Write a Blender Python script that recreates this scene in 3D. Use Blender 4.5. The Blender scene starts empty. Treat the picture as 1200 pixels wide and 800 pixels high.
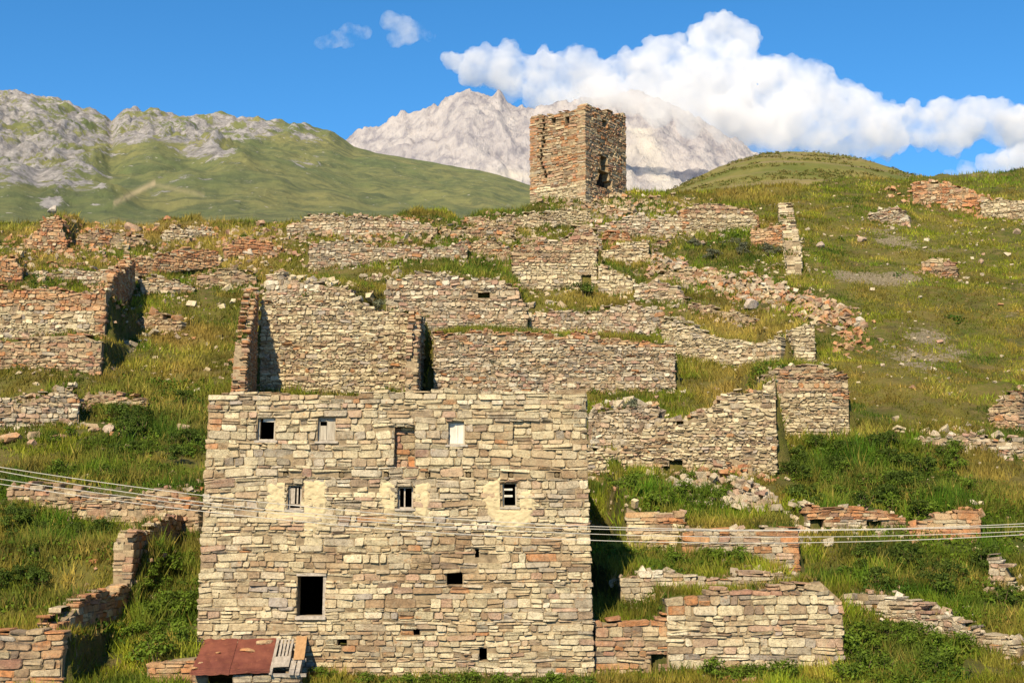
import bpy, bmesh, math, random
import numpy as np
from mathutils import Vector
random.seed(7); RS = np.random.RandomState(11)
S = bpy.context.scene
COL = S.collection

# ------------------------------------------------------------------ camera, sky, sun
F = 1650.0                      # focal length in pixels of a 1200 px wide frame
ROW_H = 600.0                   # row of the true horizon
PITCH = math.atan((ROW_H - 400.0) / F)
cd = bpy.data.cameras.new('camera'); cam = bpy.data.objects.new('camera', cd); COL.objects.link(cam)
cd.sensor_width = 36.0; cd.lens = F / 1200.0 * 36.0; cd.clip_start = 0.5; cd.clip_end = 60000
cam.location = (0, 0, 0); cam.rotation_euler = (math.pi / 2 + PITCH, 0, 0)
S.camera = cam
SUN_EL, SUN_AZ = math.radians(39), math.radians(18)       # azimuth: to the left of straight behind the camera
w = bpy.data.worlds.new('World'); S.world = w; w.use_nodes = True
nt = w.node_tree; bg = nt.nodes['Background']
sky = nt.nodes.new('ShaderNodeTexSky'); sky.sky_type = 'NISHITA'; sky.sun_disc = False
sky.sun_elevation = SUN_EL; sky.sun_rotation = math.pi + SUN_AZ
sky.altitude = 2600; sky.air_density = 1.0; sky.dust_density = 0.0; sky.ozone_density = 4.0
hs = nt.nodes.new('ShaderNodeHueSaturation'); hs.inputs['Saturation'].default_value = 1.24; hs.inputs['Hue'].default_value = 0.494
nt.links.new(sky.outputs[0], hs.inputs['Color']); nt.links.new(hs.outputs[0], bg.inputs[0]); bg.inputs[1].default_value = 0.108
sd = bpy.data.lights.new('sun', 'SUN'); sun = bpy.data.objects.new('sun', sd); COL.objects.link(sun)
sd.energy = 5.0; sd.angle = math.radians(0.5); sd.color = (1.0, 0.83, 0.57)
to_sun = Vector((-math.sin(SUN_AZ) * math.cos(SUN_EL), -math.cos(SUN_AZ) * math.cos(SUN_EL), math.sin(SUN_EL)))
sun.rotation_euler = to_sun.to_track_quat('Z', 'Y').to_euler()
S.view_settings.view_transform = 'Standard'; S.view_settings.look = 'None'
S.view_settings.exposure = 0.75; S.view_settings.gamma = 1.0; S.view_settings.use_curve_mapping = False
S.render.engine = 'CYCLES'
S.cycles.max_bounces = 16; S.cycles.diffuse_bounces = 3; S.cycles.glossy_bounces = 2
S.cycles.volume_bounces = 14; S.cycles.transparent_max_bounces = 8; S.cycles.use_denoising = True

# ------------------------------------------------------------------ helpers: projection
CP, SP = math.cos(PITCH), math.sin(PITCH)
def ray(u, v):
    x = (u - 600.0) / F; y = (400.0 - v) / F
    return x, CP - y * SP, SP + y * CP
def P(u, v, Y):
    x, dy, dz = ray(u, v); k = Y / dy
    return Vector((x * k, Y, dz * k))
def zrow(v, Y):
    y = (400.0 - v) / F
    return (SP + y * CP) / (CP - y * SP) * Y
def proj(X, Y, Z):
    f = Y * CP + Z * SP; up = -Y * SP + Z * CP
    f = np.maximum(f, 0.1)
    return 600 + F * X / f, 400 - F * up / f
# ------------------------------------------------------------------ helpers: noise
class Noise:
    def __init__(s, seed, n=256):
        s.t = np.random.RandomState(seed).rand(n, n).astype(np.float64); s.n = n
    def __call__(s, x, y):
        x = np.asarray(x, float); y = np.asarray(y, float)
        xi = np.floor(x).astype(int); yi = np.floor(y).astype(int); fx = x - xi; fy = y - yi
        fx = fx * fx * (3 - 2 * fx); fy = fy * fy * (3 - 2 * fy); n = s.n
        a = s.t[xi % n, yi % n]; b = s.t[(xi + 1) % n, yi % n]; c = s.t[xi % n, (yi + 1) % n]; d = s.t[(xi + 1) % n, (yi + 1) % n]
        return (a * (1 - fx) + b * fx) * (1 - fy) + (c * (1 - fx) + d * fx) * fy
    def fbm(s, x, y, o=4, g=0.5):
        r = 0; a = 1; t = 0
        for k in range(o):
            r = r + a * s(x * 2 ** k + 17.3 * k, y * 2 ** k + 9.1 * k); t += a; a *= g
        return r / t
    def ridge(s, x, y, o=5, g=0.55):
        r = 0; a = 1; t = 0
        for k in range(o):
            r = r + a * (1 - np.abs(2 * s(x * 2 ** k + 7.7 * k, y * 2 ** k + 3.9 * k) - 1)); t += a; a *= g
        return r / t
N1, N2, N3, N4 = Noise(1), Noise(2), Noise(3), Noise(4)
# ------------------------------------------------------------------ helpers: meshes and objects
def link(o, parent=None):
    COL.objects.link(o)
    if parent is not None: o.parent = parent
    return o
def mesh_np(name, V, Fq=None, Ft=None, col=None, mat=None, smooth=False):
    V = np.asarray(V, np.float32); me = bpy.data.meshes.new(name)
    nq = 0 if Fq is None else len(Fq); ntr = 0 if Ft is None else len(Ft)
    me.vertices.add(len(V)); me.vertices.foreach_set('co', V.ravel())
    idx = []; st = []
    if nq: idx.append(np.asarray(Fq, np.int32).ravel()); st.append(np.arange(nq) * 4)
    if ntr: idx.append(np.asarray(Ft, np.int32).ravel()); st.append(nq * 4 + np.arange(ntr) * 3)
    idx = np.concatenate(idx); st = np.concatenate(st).astype(np.int32)
    me.loops.add(len(idx)); me.loops.foreach_set('vertex_index', idx)
    me.polygons.add(nq + ntr); me.polygons.foreach_set('loop_start', st)
    me.polygons.foreach_set('use_smooth', np.full(nq + ntr, bool(smooth)))
    me.update(calc_edges=True)
    if col is not None: add_col(me, col)
    if mat is not None: me.materials.append(mat)
    return me
def add_col(me, col, name='col'):
    c = np.ones((len(me.vertices), 4), np.float32); c[:, :3] = col
    a = me.color_attributes.new(name, 'FLOAT_COLOR', 'POINT'); a.data.foreach_set('color', c.ravel())
def mesh_py(name, V, Fs, mat=None, col=None):
    me = bpy.data.meshes.new(name); me.from_pydata([tuple(v) for v in V], [], Fs); me.update()
    if col is not None: add_col(me, np.asarray(col, np.float32))
    if mat is not None: me.materials.append(mat)
    return me
def obj(name, me, parent=None, kind=None, label=None, cat=None, group=None):
    o = link(bpy.data.objects.new(name, me), parent)
    return props(o, label, cat, group, kind)
def props(o, label=None, cat=None, group=None, kind=None):
    if label: o['label'] = label
    if cat: o['category'] = cat
    if group: o['group'] = group
    if kind: o['kind'] = kind
    return o
def thing(name, label, cat, group=None):
    return props(link(bpy.data.objects.new(name, None)), label, cat, group)
class MB:                       # collects boxes and bars for one part
    def __init__(s): s.V = []; s.F = []
    def add(s, V, Fs):
        n = len(s.V); s.V += [tuple(v) for v in V]; s.F += [[i + n for i in f] for f in Fs]
    def box(s, o, ex, ey, ez, x0, x1, y0, y1, z0, z1):
        V = [o + ex * x + ey * y + ez * z for x, y, z in ((x0,y0,z0),(x1,y0,z0),(x1,y1,z0),(x0,y1,z0),(x0,y0,z1),(x1,y0,z1),(x1,y1,z1),(x0,y1,z1))]
        s.add(V, [[0,3,2,1],[4,5,6,7],[0,1,5,4],[1,2,6,5],[2,3,7,6],[3,0,4,7]])
    def build(s, name, mat, parent=None, bevel=0, **k):
        me = mesh_py(name, s.V, s.F, mat)
        bm = bmesh.new(); bm.from_mesh(me); bmesh.ops.recalc_face_normals(bm, faces=bm.faces)
        if bevel: bmesh.ops.bevel(bm, geom=bm.edges[:], offset=bevel, segments=1, affect='EDGES')
        bm.to_mesh(me); bm.free()
        return obj(name, me, parent, **k)

# ------------------------------------------------------------------ materials
def new_mat(name):
    m = bpy.data.materials.new(name); m.use_nodes = True
    t = m.node_tree; b = t.nodes['Principled BSDF']; b.inputs['Roughness'].default_value = 0.9
    b.inputs['Specular IOR Level'].default_value = 0.15
    return m, t, b
def nnode(t, typ, **k):
    n = t.nodes.new(typ)
    for a, v in k.items():
        if a in n.inputs: n.inputs[a].default_value = v
        else: setattr(n, a, v)
    return n
def tnoise(t, scale, detail=6, rough=0.6, vec=None):
    n = nnode(t, 'ShaderNodeTexNoise', Scale=scale, Detail=detail, Roughness=rough)
    if vec is not None: t.links.new(vec, n.inputs['Vector'])
    return n.outputs['Fac']
def ramp(t, src, stops):
    r = t.nodes.new('ShaderNodeValToRGB'); e = r.color_ramp.elements
    while len(e) < len(stops): e.new(0.5)
    for i, (p, c) in enumerate(stops):
        e[i].position = p; e[i].color = (c, c, c, 1) if isinstance(c, (int, float)) else (*c, 1)
    t.links.new(src, r.inputs[0]); return r.outputs[0]
def mix(t, fac, a, b, mode='MIX'):
    n = nnode(t, 'ShaderNodeMix', data_type='RGBA', blend_type=mode)
    for s, i in ((fac, 0), (a, 6), (b, 7)):
        if hasattr(s, 'links'): t.links.new(s, n.inputs[i])
        elif isinstance(s, (int, float)): n.inputs[i].default_value = s if i == 0 else (s, s, s, 1)
        else: n.inputs[i].default_value = (*s, 1)
    return n.outputs[2]
def bump(t, b, src, strength, dist):
    n = nnode(t, 'ShaderNodeBump', Strength=strength, Distance=dist)
    t.links.new(src, n.inputs['Height']); t.links.new(n.outputs[0], b.inputs['Normal'])
def pos(t): return t.nodes.new('ShaderNodeNewGeometry').outputs['Position']
def stone_material(name, per_object):
    m, t, b = new_mat(name); p = pos(t)
    if per_object: c = t.nodes.new('ShaderNodeObjectInfo').outputs['Color']
    else:
        a = t.nodes.new('ShaderNodeVertexColor'); a.layer_name = 'col'; c = a.outputs[0]
    n1 = tnoise(t, 6.0, 8, 0.7, p); c = mix(t, 1.0, c, ramp(t, n1, [(0.3, 0.50), (0.5, 1.0), (0.7, 1.25)]), 'MULTIPLY')
    n2 = tnoise(t, 1.1, 8, 0.72, p); c = mix(t, ramp(t, n2, [(0.48, 0.0), (0.64, 0.5)]), c, (0.27, 0.18, 0.11))
    n4 = tnoise(t, 2.3, 8, 0.75, p); c = mix(t, ramp(t, n4, [(0.55, 0.0), (0.68, 0.45)]), c, (0.40, 0.36, 0.27))
    n5 = tnoise(t, 0.7, 6, 0.7, p); c = mix(t, ramp(t, n5, [(0.47, 0.0), (0.64, 0.42)]), c, (0.60, 0.505, 0.315))
    n6 = tnoise(t, 3.4, 8, 0.78, p); c = mix(t, ramp(t, n6, [(0.58, 0.0), (0.66, 0.55)]), c, (0.42, 0.20, 0.075))
    n3 = tnoise(t, 21.0, 6, 0.75, p); c = mix(t, ramp(t, n3, [(0.53, 0.0), (0.62, 0.7)]), c, (0.14, 0.10, 0.065))
    t.links.new(c, b.inputs['Base Color'])
    bump(t, b, tnoise(t, 13.0, 10, 0.78, p), 0.9, 0.06)
    return m
M = {}
M['stone_piece'] = stone_material('stone_piece', True)
M['stone'] = stone_material('stone', False)
def simple(name, c0, c1, scale, bstr=0.3, bdist=0.02, rough=0.9, stretch=None):
    m, t, b = new_mat(name); p = pos(t)
    if stretch:
        mp = nnode(t, 'ShaderNodeMapping'); mp.inputs['Scale'].default_value = stretch; t.links.new(p, mp.inputs[0]); p = mp.outputs[0]
    f = tnoise(t, scale, 8, 0.65, p)
    t.links.new(mix(t, ramp(t, f, [(0.3, 0.0), (0.7, 1.0)]), c0, c1), b.inputs['Base Color'])
    b.inputs['Roughness'].default_value = rough
    bump(t, b, f, bstr, bdist); return m
M['mortar'] = simple('mortar', (0.12, 0.09, 0.058), (0.34, 0.265, 0.165), 5.0, 0.8, 0.05)
M['plaster'] = simple('plaster', (0.42, 0.345, 0.205), (0.53, 0.44, 0.275), 3.0, 0.9, 0.05)
M['white_wood'] = simple('white_wood', (0.40, 0.37, 0.32), (0.66, 0.63, 0.57), 9.0, 0.3, 0.01, 0.8, (1, 1, 0.15))
M['pale_wood'] = simple('pale_wood', (0.24, 0.21, 0.17), (0.46, 0.42, 0.35), 9.0, 0.4, 0.01, 0.85, (1, 1, 0.15))
M['grey_wood'] = simple('grey_wood', (0.22, 0.19, 0.155), (0.45, 0.40, 0.34), 12.0, 0.5, 0.01, 0.85, (1, 0.2, 1))
M['brown_wood'] = simple('brown_wood', (0.30, 0.17, 0.075), (0.46, 0.28, 0.14), 12.0, 0.5, 0.01, 0.85, (1, 0.2, 1))
M['cable'] = simple('cable', (0.42, 0.40, 0.36), (0.5, 0.48, 0.44), 3.0, 0, 0.01, 0.6)
M['stem'] = simple('stem', (0.10, 0.075, 0.04), (0.16, 0.12, 0.07), 12.0)
def rust():
    m, t, b = new_mat('rusty_metal'); p = pos(t)
    a = tnoise(t, 1.6, 8, 0.65, p); c = mix(t, ramp(t, a, [(0.35, 0.0), (0.65, 1.0)]), (0.115, 0.035, 0.026), (0.19, 0.065, 0.042))
    d = tnoise(t, 7.0, 8, 0.7, p); c = mix(t, ramp(t, d, [(0.56, 0.0), (0.72, 0.8)]), c, (0.27, 0.105, 0.05))
    t.links.new(c, b.inputs['Base Color']); b.inputs['Roughness'].default_value = 0.7
    bump(t, b, a, 0.5, 0.05); return m
M['rust'] = rust()
def leaf_material(name, trans):
    m, t, b = new_mat(name)
    a = t.nodes.new('ShaderNodeVertexColor'); a.layer_name = 'col'
    t.links.new(a.outputs[0], b.inputs['Base Color']); b.inputs['Roughness'].default_value = 0.65
    tr = t.nodes.new('ShaderNodeBsdfTranslucent'); t.links.new(a.outputs[0], tr.inputs[0])
    mx = nnode(t, 'ShaderNodeMixShader', Fac=trans); out = t.nodes['Material Output']
    t.links.new(b.outputs[0], mx.inputs[1]); t.links.new(tr.outputs[0], mx.inputs[2]); t.links.new(mx.outputs[0], out.inputs[0])
    return m
M['blade'] = leaf_material('grass_blade', 0.35)
M['leaf'] = leaf_material('leaf', 0.3)

# ------------------------------------------------------------------ the slope: depth of each row of the hillside
ROWS = np.array([1100, 900, 830, 790, 700, 620, 540, 460, 400, 330, 290, 250, 215, 200, 190], float)
DEPS = np.array([14, 29, 36.5, 41, 48, 55, 64, 73.5, 83, 95, 103, 114, 126, 132, 136], float)
def D(v): return float(np.interp(-v, -ROWS, DEPS))
ZTAB = np.array([zrow(v, d) for v, d in zip(ROWS, DEPS)])
CRU = np.array([-900, -300, 0, 120, 300, 400, 520, 600, 640, 700, 760, 820, 900, 1000, 1080, 1130, 1200, 1500, 2200], float)
CRV = np.array([262, 258, 258, 263, 262, 254, 262, 252, 241, 232, 226, 221, 215, 210, 213, 206, 205, 203, 205], float)
FILLS = []
class Wall: pass
WALLS = []
def z_fill(X, Y, Z):
    for fl in FILLS:
        s = (X - fl.A[0]) * fl.e[0] + (Y - fl.A[1]) * fl.e[1]
        d = -((X - fl.A[0]) * fl.n[0] + (Y - fl.A[1]) * fl.n[1])
        ex = np.maximum(0, np.maximum(-s, s - fl.L))
        zt = np.interp(s, fl.ts, fl.tz)
        # smooth the ragged profile so the ground behind it is even
        z = np.minimum(zt, fl.tzmax) - fl.drop + fl.slope * np.minimum(d, fl.maxd) - np.maximum(0, d - fl.maxd) * 1.5 - ex * fl.fade
        z = z - getattr(fl, 'ramp', 0) * np.maximum(0, 2.6 - d)
        z = np.where(d > fl.th * 0.5, z, -1e9)
        Z = np.maximum(Z, z)
    return Z
def z_base(X, Y):
    X = np.asarray(X, float); Y = np.asarray(Y, float)
    u = 600 + F * X / np.maximum(Y, 5) / 1.0
    yc = np.interp(-np.interp(u, CRU, CRV), -ROWS, DEPS)
    yy = np.minimum(Y, yc)
    Z = np.interp(yy, DEPS, ZTAB)
    Z = np.where(Y < 14, ZTAB[0] - (14 - Y) * 0.02, Z)
    ov = np.maximum(0, Y - yc); Z = Z - 0.012 * ov ** 2 / (1 + 0.05 * ov)
    amp = np.clip((Y - 20) / 60, 0.15, 1.0) * np.clip(1.6 - ov / 30, 0.2, 1)
    Z = Z + (N1.fbm(X / 9, Y / 9, 3) - 0.5) * 1.5 * amp + (N2.fbm(X / 2.2, Y / 2.2, 3) - 0.5) * 0.55 * amp + (N3.fbm(X / .8, Y / .9, 2) - .5) * .26 * amp + (N4.fbm(X / 7 + 3, Y / 1.6, 3) - .5) * .35 * amp * (ov <= 0)
    return Z
def zt(X, Y): return z_fill(np.asarray(X, float), np.asarray(Y, float), z_base(X, Y))
def gz(x, y): return float(zt(np.array([x]), np.array([y]))[0])
def ground_at(u, v, y0=30.0, y1=140.0):
    """first point of the ground seen along pixel (u, v)"""
    ys = np.arange(y0, y1, 0.15); x, dy, dz = ray(u, v)
    k = ys / dy; hit = np.nonzero(zt(x * k, ys) >= dz * k)[0]
    Y = ys[hit[0]] if len(hit) else D(v)
    p = P(u, v, Y); return p

# ------------------------------------------------------------------ masonry
PAL = {   # (weight, linear colour)
 'cream':  [(7, (.55,.475,.315)), (6, (.51,.44,.29)), (4, (.43,.355,.225)), (2, (.345,.30,.225)), (2, (.345,.255,.165)), (.4, (.40,.20,.09)), (2, (.25,.185,.13)), (2,(.58,.51,.37)), (2, (.38,.265,.19)), (1.5, (.33,.29,.25))],
 'brown':  [(3, (.38,.225,.145)), (2, (.30,.165,.115)), (3, (.44,.36,.23)), (3, (.37,.28,.175)), (3, (.31,.215,.135)), (2, (.28,.185,.12)), (2, (.40,.18,.075)), (1.3, (.22,.165,.12)), (1, (.33,.29,.23))],
 'tan':    [(2, (.38,.25,.17)), (3, (.44,.36,.23)), (3, (.37,.275,.165)), (3, (.32,.22,.13)), (2, (.27,.185,.115)), (.5, (.38,.19,.09)), (1, (.21,.16,.115)), (1, (.33,.285,.215))],
 'grey':   [(3, (.40,.275,.20)), (2, (.33,.205,.155)), (5, (.47,.405,.295)), (4, (.41,.35,.26)), (3, (.34,.295,.23)), (2, (.47,.415,.31)), (2, (.32,.24,.165)), (1, (.38,.19,.09)), (1.2, (.21,.18,.15)), (1.6, (.56,.51,.41))],
 'red':    [(4, (.41,.19,.085)), (3, (.35,.15,.075)), (3, (.44,.25,.125)), (2, (.33,.17,.09)), (1, (.42,.34,.23)), (1, (.28,.17,.12))],
 'pale':   [(4, (.55,.48,.33)), (5, (.50,.425,.28)), (3, (.43,.365,.26)), (1, (.37,.275,.175)), (1, (.38,.33,.26))],
}
def pick(pal):
    tot = sum(a for a, _ in pal); r = random.random() * tot; k = 1
    for a, c in pal:
        r -= a
        if r <= 0: break
    k = random.uniform(0.88, 1.1); return tuple(min(0.72, x * k) for x in c)
def make_wall(A, B, tops, th=0.55, bot=None, sink=0.5, batter=0.0, w0=0.45, h0=0.17, gap=0.018, holes=(), pal='cream', cap=None, capn=0.25,
              end=None, rag=0.12, rec=0.05, cut=(.08, .34), inset=.03, asp=1.0, chamfer=True, miss=0.012, relief=0.03, palfn=None, jag=0.0, rough=0.0, twin=False):
    """A, B: world end points of the foot on the near face (A left, B right as seen); tops: [(s, z)]; holes: [(s0, z0, s1, z1)].
    returns wall frame and list of stones (verts, faces, colour, width)"""
    W = Wall(); A = Vector(A); B = Vector(B)
    e = Vector((B.x - A.x, B.y - A.y, 0)); W.L = e.length; W.e = e / W.L
    W.n = Vector((W.e.y, -W.e.x, 0)); W.A = A; W.B = B; W.th = th; W.batter = batter
    ts = np.array([t[0] for t in tops]); tz = np.array([t[1] for t in tops])
    W.ts, W.tz = ts, tz; W.holes = list(holes); zA, zB = A.z, B.z
    W.zbot = lambda s: zA + (zB - zA) * s / W.L - sink
    so = random.uniform(0, 50)
    top = lambda s: float(np.interp(s, ts, tz)) + jag * (float(N2.fbm(s * .9 + so, so, 3)) - .55) * 2
    zmin = min(W.zbot(0), W.zbot(W.L)); zmax = tz.max()
    def pt(s, z, d):                      # d: distance in front of the face
        return A + W.e * s + W.n * (d - batter * (z - zA)) + Vector((0, 0, z - A.z))
    W.pt = pt; W.top = top
    # core
    brk = {0.0, W.L}
    k = max(2, int(W.L / 0.6))
    for i in range(k + 1): brk.add(W.L * i / k)
    for h in holes: brk.update((h[0], h[2]))
    brk = sorted(x for x in brk if 0 <= x <= W.L); cv, cf = [], []
    backd = -th
    for s0, s1 in zip(brk, brk[1:]):
        if s1 - s0 < 1e-4: continue
        sm = (s0 + s1) / 2; iv = sorted((h[1], h[3]) for h in holes if h[0] <= sm <= h[2])
        lo0, lo1 = W.zbot(s0), W.zbot(s1); segs = []
        for a, b in iv: segs.append((lo0, lo1, a, a)); lo0 = lo1 = b
        segs.append((lo0, lo1, top(s0) - 0.07, top(s1) - 0.07))
        for a0, a1, b0, b1 in segs:
            if b0 <= a0 + 0.01 and b1 <= a1 + 0.01: continue
            b0 = max(b0, a0 + .005); b1 = max(b1, a1 + .005)
            n = len(cv)
            cv += [pt(s0, a0, -rec), pt(s1, a1, -rec), pt(s1, a1, backd), pt(s0, a0, backd), pt(s0, b0, -rec), pt(s1, b1, -rec), pt(s1, b1, backd), pt(s0, b0, backd)]
            cf += [[n+i for i in f] for f in ([0,3,2,1],[4,5,6,7],[0,1,5,4],[1,2,6,5],[2,3,7,6],[3,0,4,7])]
    W.core = (cv, cf)
    # stones
    st = []; z = zmin
    while z < zmax + 0.05:
        h = h0 * random.choice((0.42, 0.55, 0.7, 0.9, 1.0, 1.15, 1.35, 1.6))
        wav = lambda s, zz: (float(N3(s * 0.45 + so, zz * 1.3)) - 0.5) * h0 * 0.6
        s = 0.0; first = True
        # available intervals
        while s < W.L - 0.04:
            wd = asp * w0 * random.choice((0.45, 0.6, 0.75, 0.9, 1.0, 1.2, 1.5, 1.9)) * (0.8 + 0.4 * min(1.2, h / h0))
            s1 = s + wd
            if W.L - s1 < w0 * 0.35: s1 = W.L
            z0, z1 = z, z + h; sm = (s + s1) / 2
            # holes
            skip = False
            for h_ in holes:
                if s1 > h_[0] + .01 and s < h_[2] - .01 and z1 > h_[1] + .01 and z0 < h_[3] - .01:
                    if h_[1] - z0 > 0.3 * h: z1 = min(z1, h_[1])
                    elif z1 - h_[3] > 0.3 * h: z0 = max(z0, h_[3])
                    elif s < h_[0] - 0.06: s1 = h_[0]; 
                    else:
                        if s1 > h_[2] + 0.02 or True: s = max(s, h_[2]); skip = True
                        break
            if skip:
                first = False
                if s >= W.L: break
                continue
            sm = (s + s1) / 2
            t_ = min(top(min(s + .02, W.L)), top(max(s1 - .02, 0))) if rag < 0.05 else top(sm)
            jt = t_ + random.uniform(-rag, rag)
            is_end = first or s1 >= W.L - 1e-3; is_top = z1 + h0 * 1.1 > jt
            if z0 < jt - 0.03 and z1 > W.zbot(sm) + 0.05 and (is_end or random.random() > miss):
                z1c = min(z1, max(jt, z0 + 0.05))
                pl = pal
                if palfn is not None: pl = palfn(sm, z0)
                if cap and z1 > t_ - capn: pl = cap
                if end and is_end: pl = end
                nv = float(N4(sm * 0.35 + so, z * 0.8))
                c = pick(PAL[pl]); 
                if nv > 0.68 and random.random() < 0.5: c = pick(PAL['tan'])
                parts = [(s, s1, z0, z1c)]
                if h > h0 * 1.05 and random.random() < 0.22:
                    zz = z0 + (z1c - z0) * random.uniform(0.35, 0.65); parts = [(s, s1, z0, zz), (s, s1, zz, z1c)]
                elif s1 - s > w0 * 1.3 and random.random() < 0.3:
                    ss = s + (s1 - s) * random.uniform(0.35, 0.65); zz = z0 + (z1c - z0) * random.uniform(0.4, 0.6)
                    parts = [(s, ss, z0, z1c), (ss, s1, z0, zz), (ss, s1, zz, z1c)]
                for (a, b, lo, hi) in parts:
                    if parts[0] is not (a, b, lo, hi): c = pick(PAL[pl]) if random.random() < 0.5 else c
                    if hi - lo < 0.035 or b - a < 0.04: continue
                    dp = th if is_end and not twin else (th * random.uniform(.4, .62) if is_end or (is_top and twin) else (th if is_top else random.uniform(0.14, 0.22)))
                    g = gap * random.uniform(0.5, 1.2) / 2
                    edge = 0.0 if rag < 0.05 and is_end else 1.0
                    jit = lambda k: random.uniform(-k, k) * (1 + rough)
                    ql = a + g; qr = b - g
                    if first and a == s: ql = a + jit(0.03) * edge
                    if s1 >= W.L - 1e-3 and b == s1: qr = b + jit(0.03) * edge
                    q = [(ql + jit(.012), lo + g * .7 + wav(ql, lo) + jit(.008)), (qr + jit(.012), lo + g * .7 + wav(qr, lo) + jit(.008)),
                         (qr + jit(.02), hi - g * .7 + wav(qr, hi) + jit(.014)), (ql + jit(.02), hi - g * .7 + wav(ql, hi) + jit(.014))]
                    for i_ in (0, 1):
                        if q[3 - i_][1] - q[i_][1] < 0.03: q[3 - i_] = (q[3 - i_][0], q[i_][1] + 0.03)
                    if rough:
                        ro = random.gauss(0, .07) * rough; mx_, mz_ = (q[0][0] + q[2][0]) / 2, (q[0][1] + q[2][1]) / 2
                        q = [(mx_ + (x - mx_) - ro * (y - mz_) + jit(.008), mz_ + (y - mz_) + ro * (x - mx_) + jit(.006)) for x, y in q]
                    mn = min(b - a, hi - lo)
                    if chamfer:
                        poly = []
                        for i in range(4):
                            p0 = q[i]; pa = q[i - 1]; pb = q[(i + 1) % 4]; ca = mn * random.uniform(*cut); cb = mn * random.uniform(*cut)
                            la = math.dist(p0, pa); lb = math.dist(p0, pb)
                            poly.append((p0[0] + (pa[0]-p0[0])*min(.4, ca/la), p0[1] + (pa[1]-p0[1])*min(.4, ca/la)))
                            poly.append((p0[0] + (pb[0]-p0[0])*min(.4, cb/lb), p0[1] + (pb[1]-p0[1])*min(.4, cb/lb)))
                    else: poly = q
                    n = len(poly); cx = sum(p[0] for p in poly) / n; cz = sum(p[1] for p in poly) / n
                    pr = random.uniform(-0.3, 1.0) * relief; tx = random.uniform(-1, 1) * relief * .6; tz_ = random.uniform(-1, 1) * relief * .6
                    k = 1 - min(0.28, inset / mn)
                    V = [pt(x, y, -dp) for x, y in poly] + [pt(x, y, pr - relief * .8) for x, y in poly]
                    V += [pt(cx + (x - cx) * k, cz + (y - cz) * k, pr + tx * (x - cx) / (b - a) * 2 + tz_ * (y - cz) / (hi - lo) * 2 + jit(relief * .2)) for x, y in poly]
                    Fs = []
                    for r in (0, n):
                        for i in range(n): j = (i + 1) % n; Fs.append([r + i, r + j, r + n + j, r + n + i])
                    Fs.append([2 * n + i for i in range(n)])
                    if dp >= th - 1e-6: Fs.append([n - 1 - i for i in range(n)])
                    st.append((V, Fs, c, (b - a)))
            first = False; s = s1
        z += h
    W.stones = st
    return W
def emit_wall(W, parent, n_single=0, min_px=10.0, core_name='mortar_core', core_mat=None):
    """core, the largest stones as parts of their own, the rest joined"""
    me = mesh_py(core_name, W.core[0], W.core[1], core_mat or M['mortar'])
    bm = bmesh.new(); bm.from_mesh(me); bmesh.ops.remove_doubles(bm, verts=bm.verts, dist=0.002); bm.to_mesh(me); bm.free()
    core = obj(core_name, me, parent)
    px = []
    for V, Fs, c, wd in W.stones:
        c0 = V[-1]; px.append(wd * F / max(5, c0.y))
    order = sorted(range(len(px)), key=lambda i: -px[i]); single = set(i for i in order[:n_single] if px[i] >= min_px)
    JV, JF, JC = [], [], []
    for i, (V, Fs, c, wd) in enumerate(W.stones):
        if i in single:
            o = obj('stone', mesh_py('stone', V, Fs, M['stone_piece']), parent); o.color = (*c, 1)
        else:
            n = len(JV); JV += V; JF += [[k + n for k in f] for f in Fs]; JC += [c] * len(V)
    if JV: obj('small_stones', mesh_py('small_stones', JV, JF, M['stone'], JC), parent, kind='stuff')
    return core
def pix_plane(A, e, n, u, v):
    """(s, z) where the sight line of pixel (u, v) meets the vertical wall plane"""
    d = Vector(ray(u, v)); k = A.dot(n) / d.dot(n) if abs(d.dot(n)) > 1e-6 else 0
    p = d * k; return (p - A).dot(e), p.z
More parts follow.
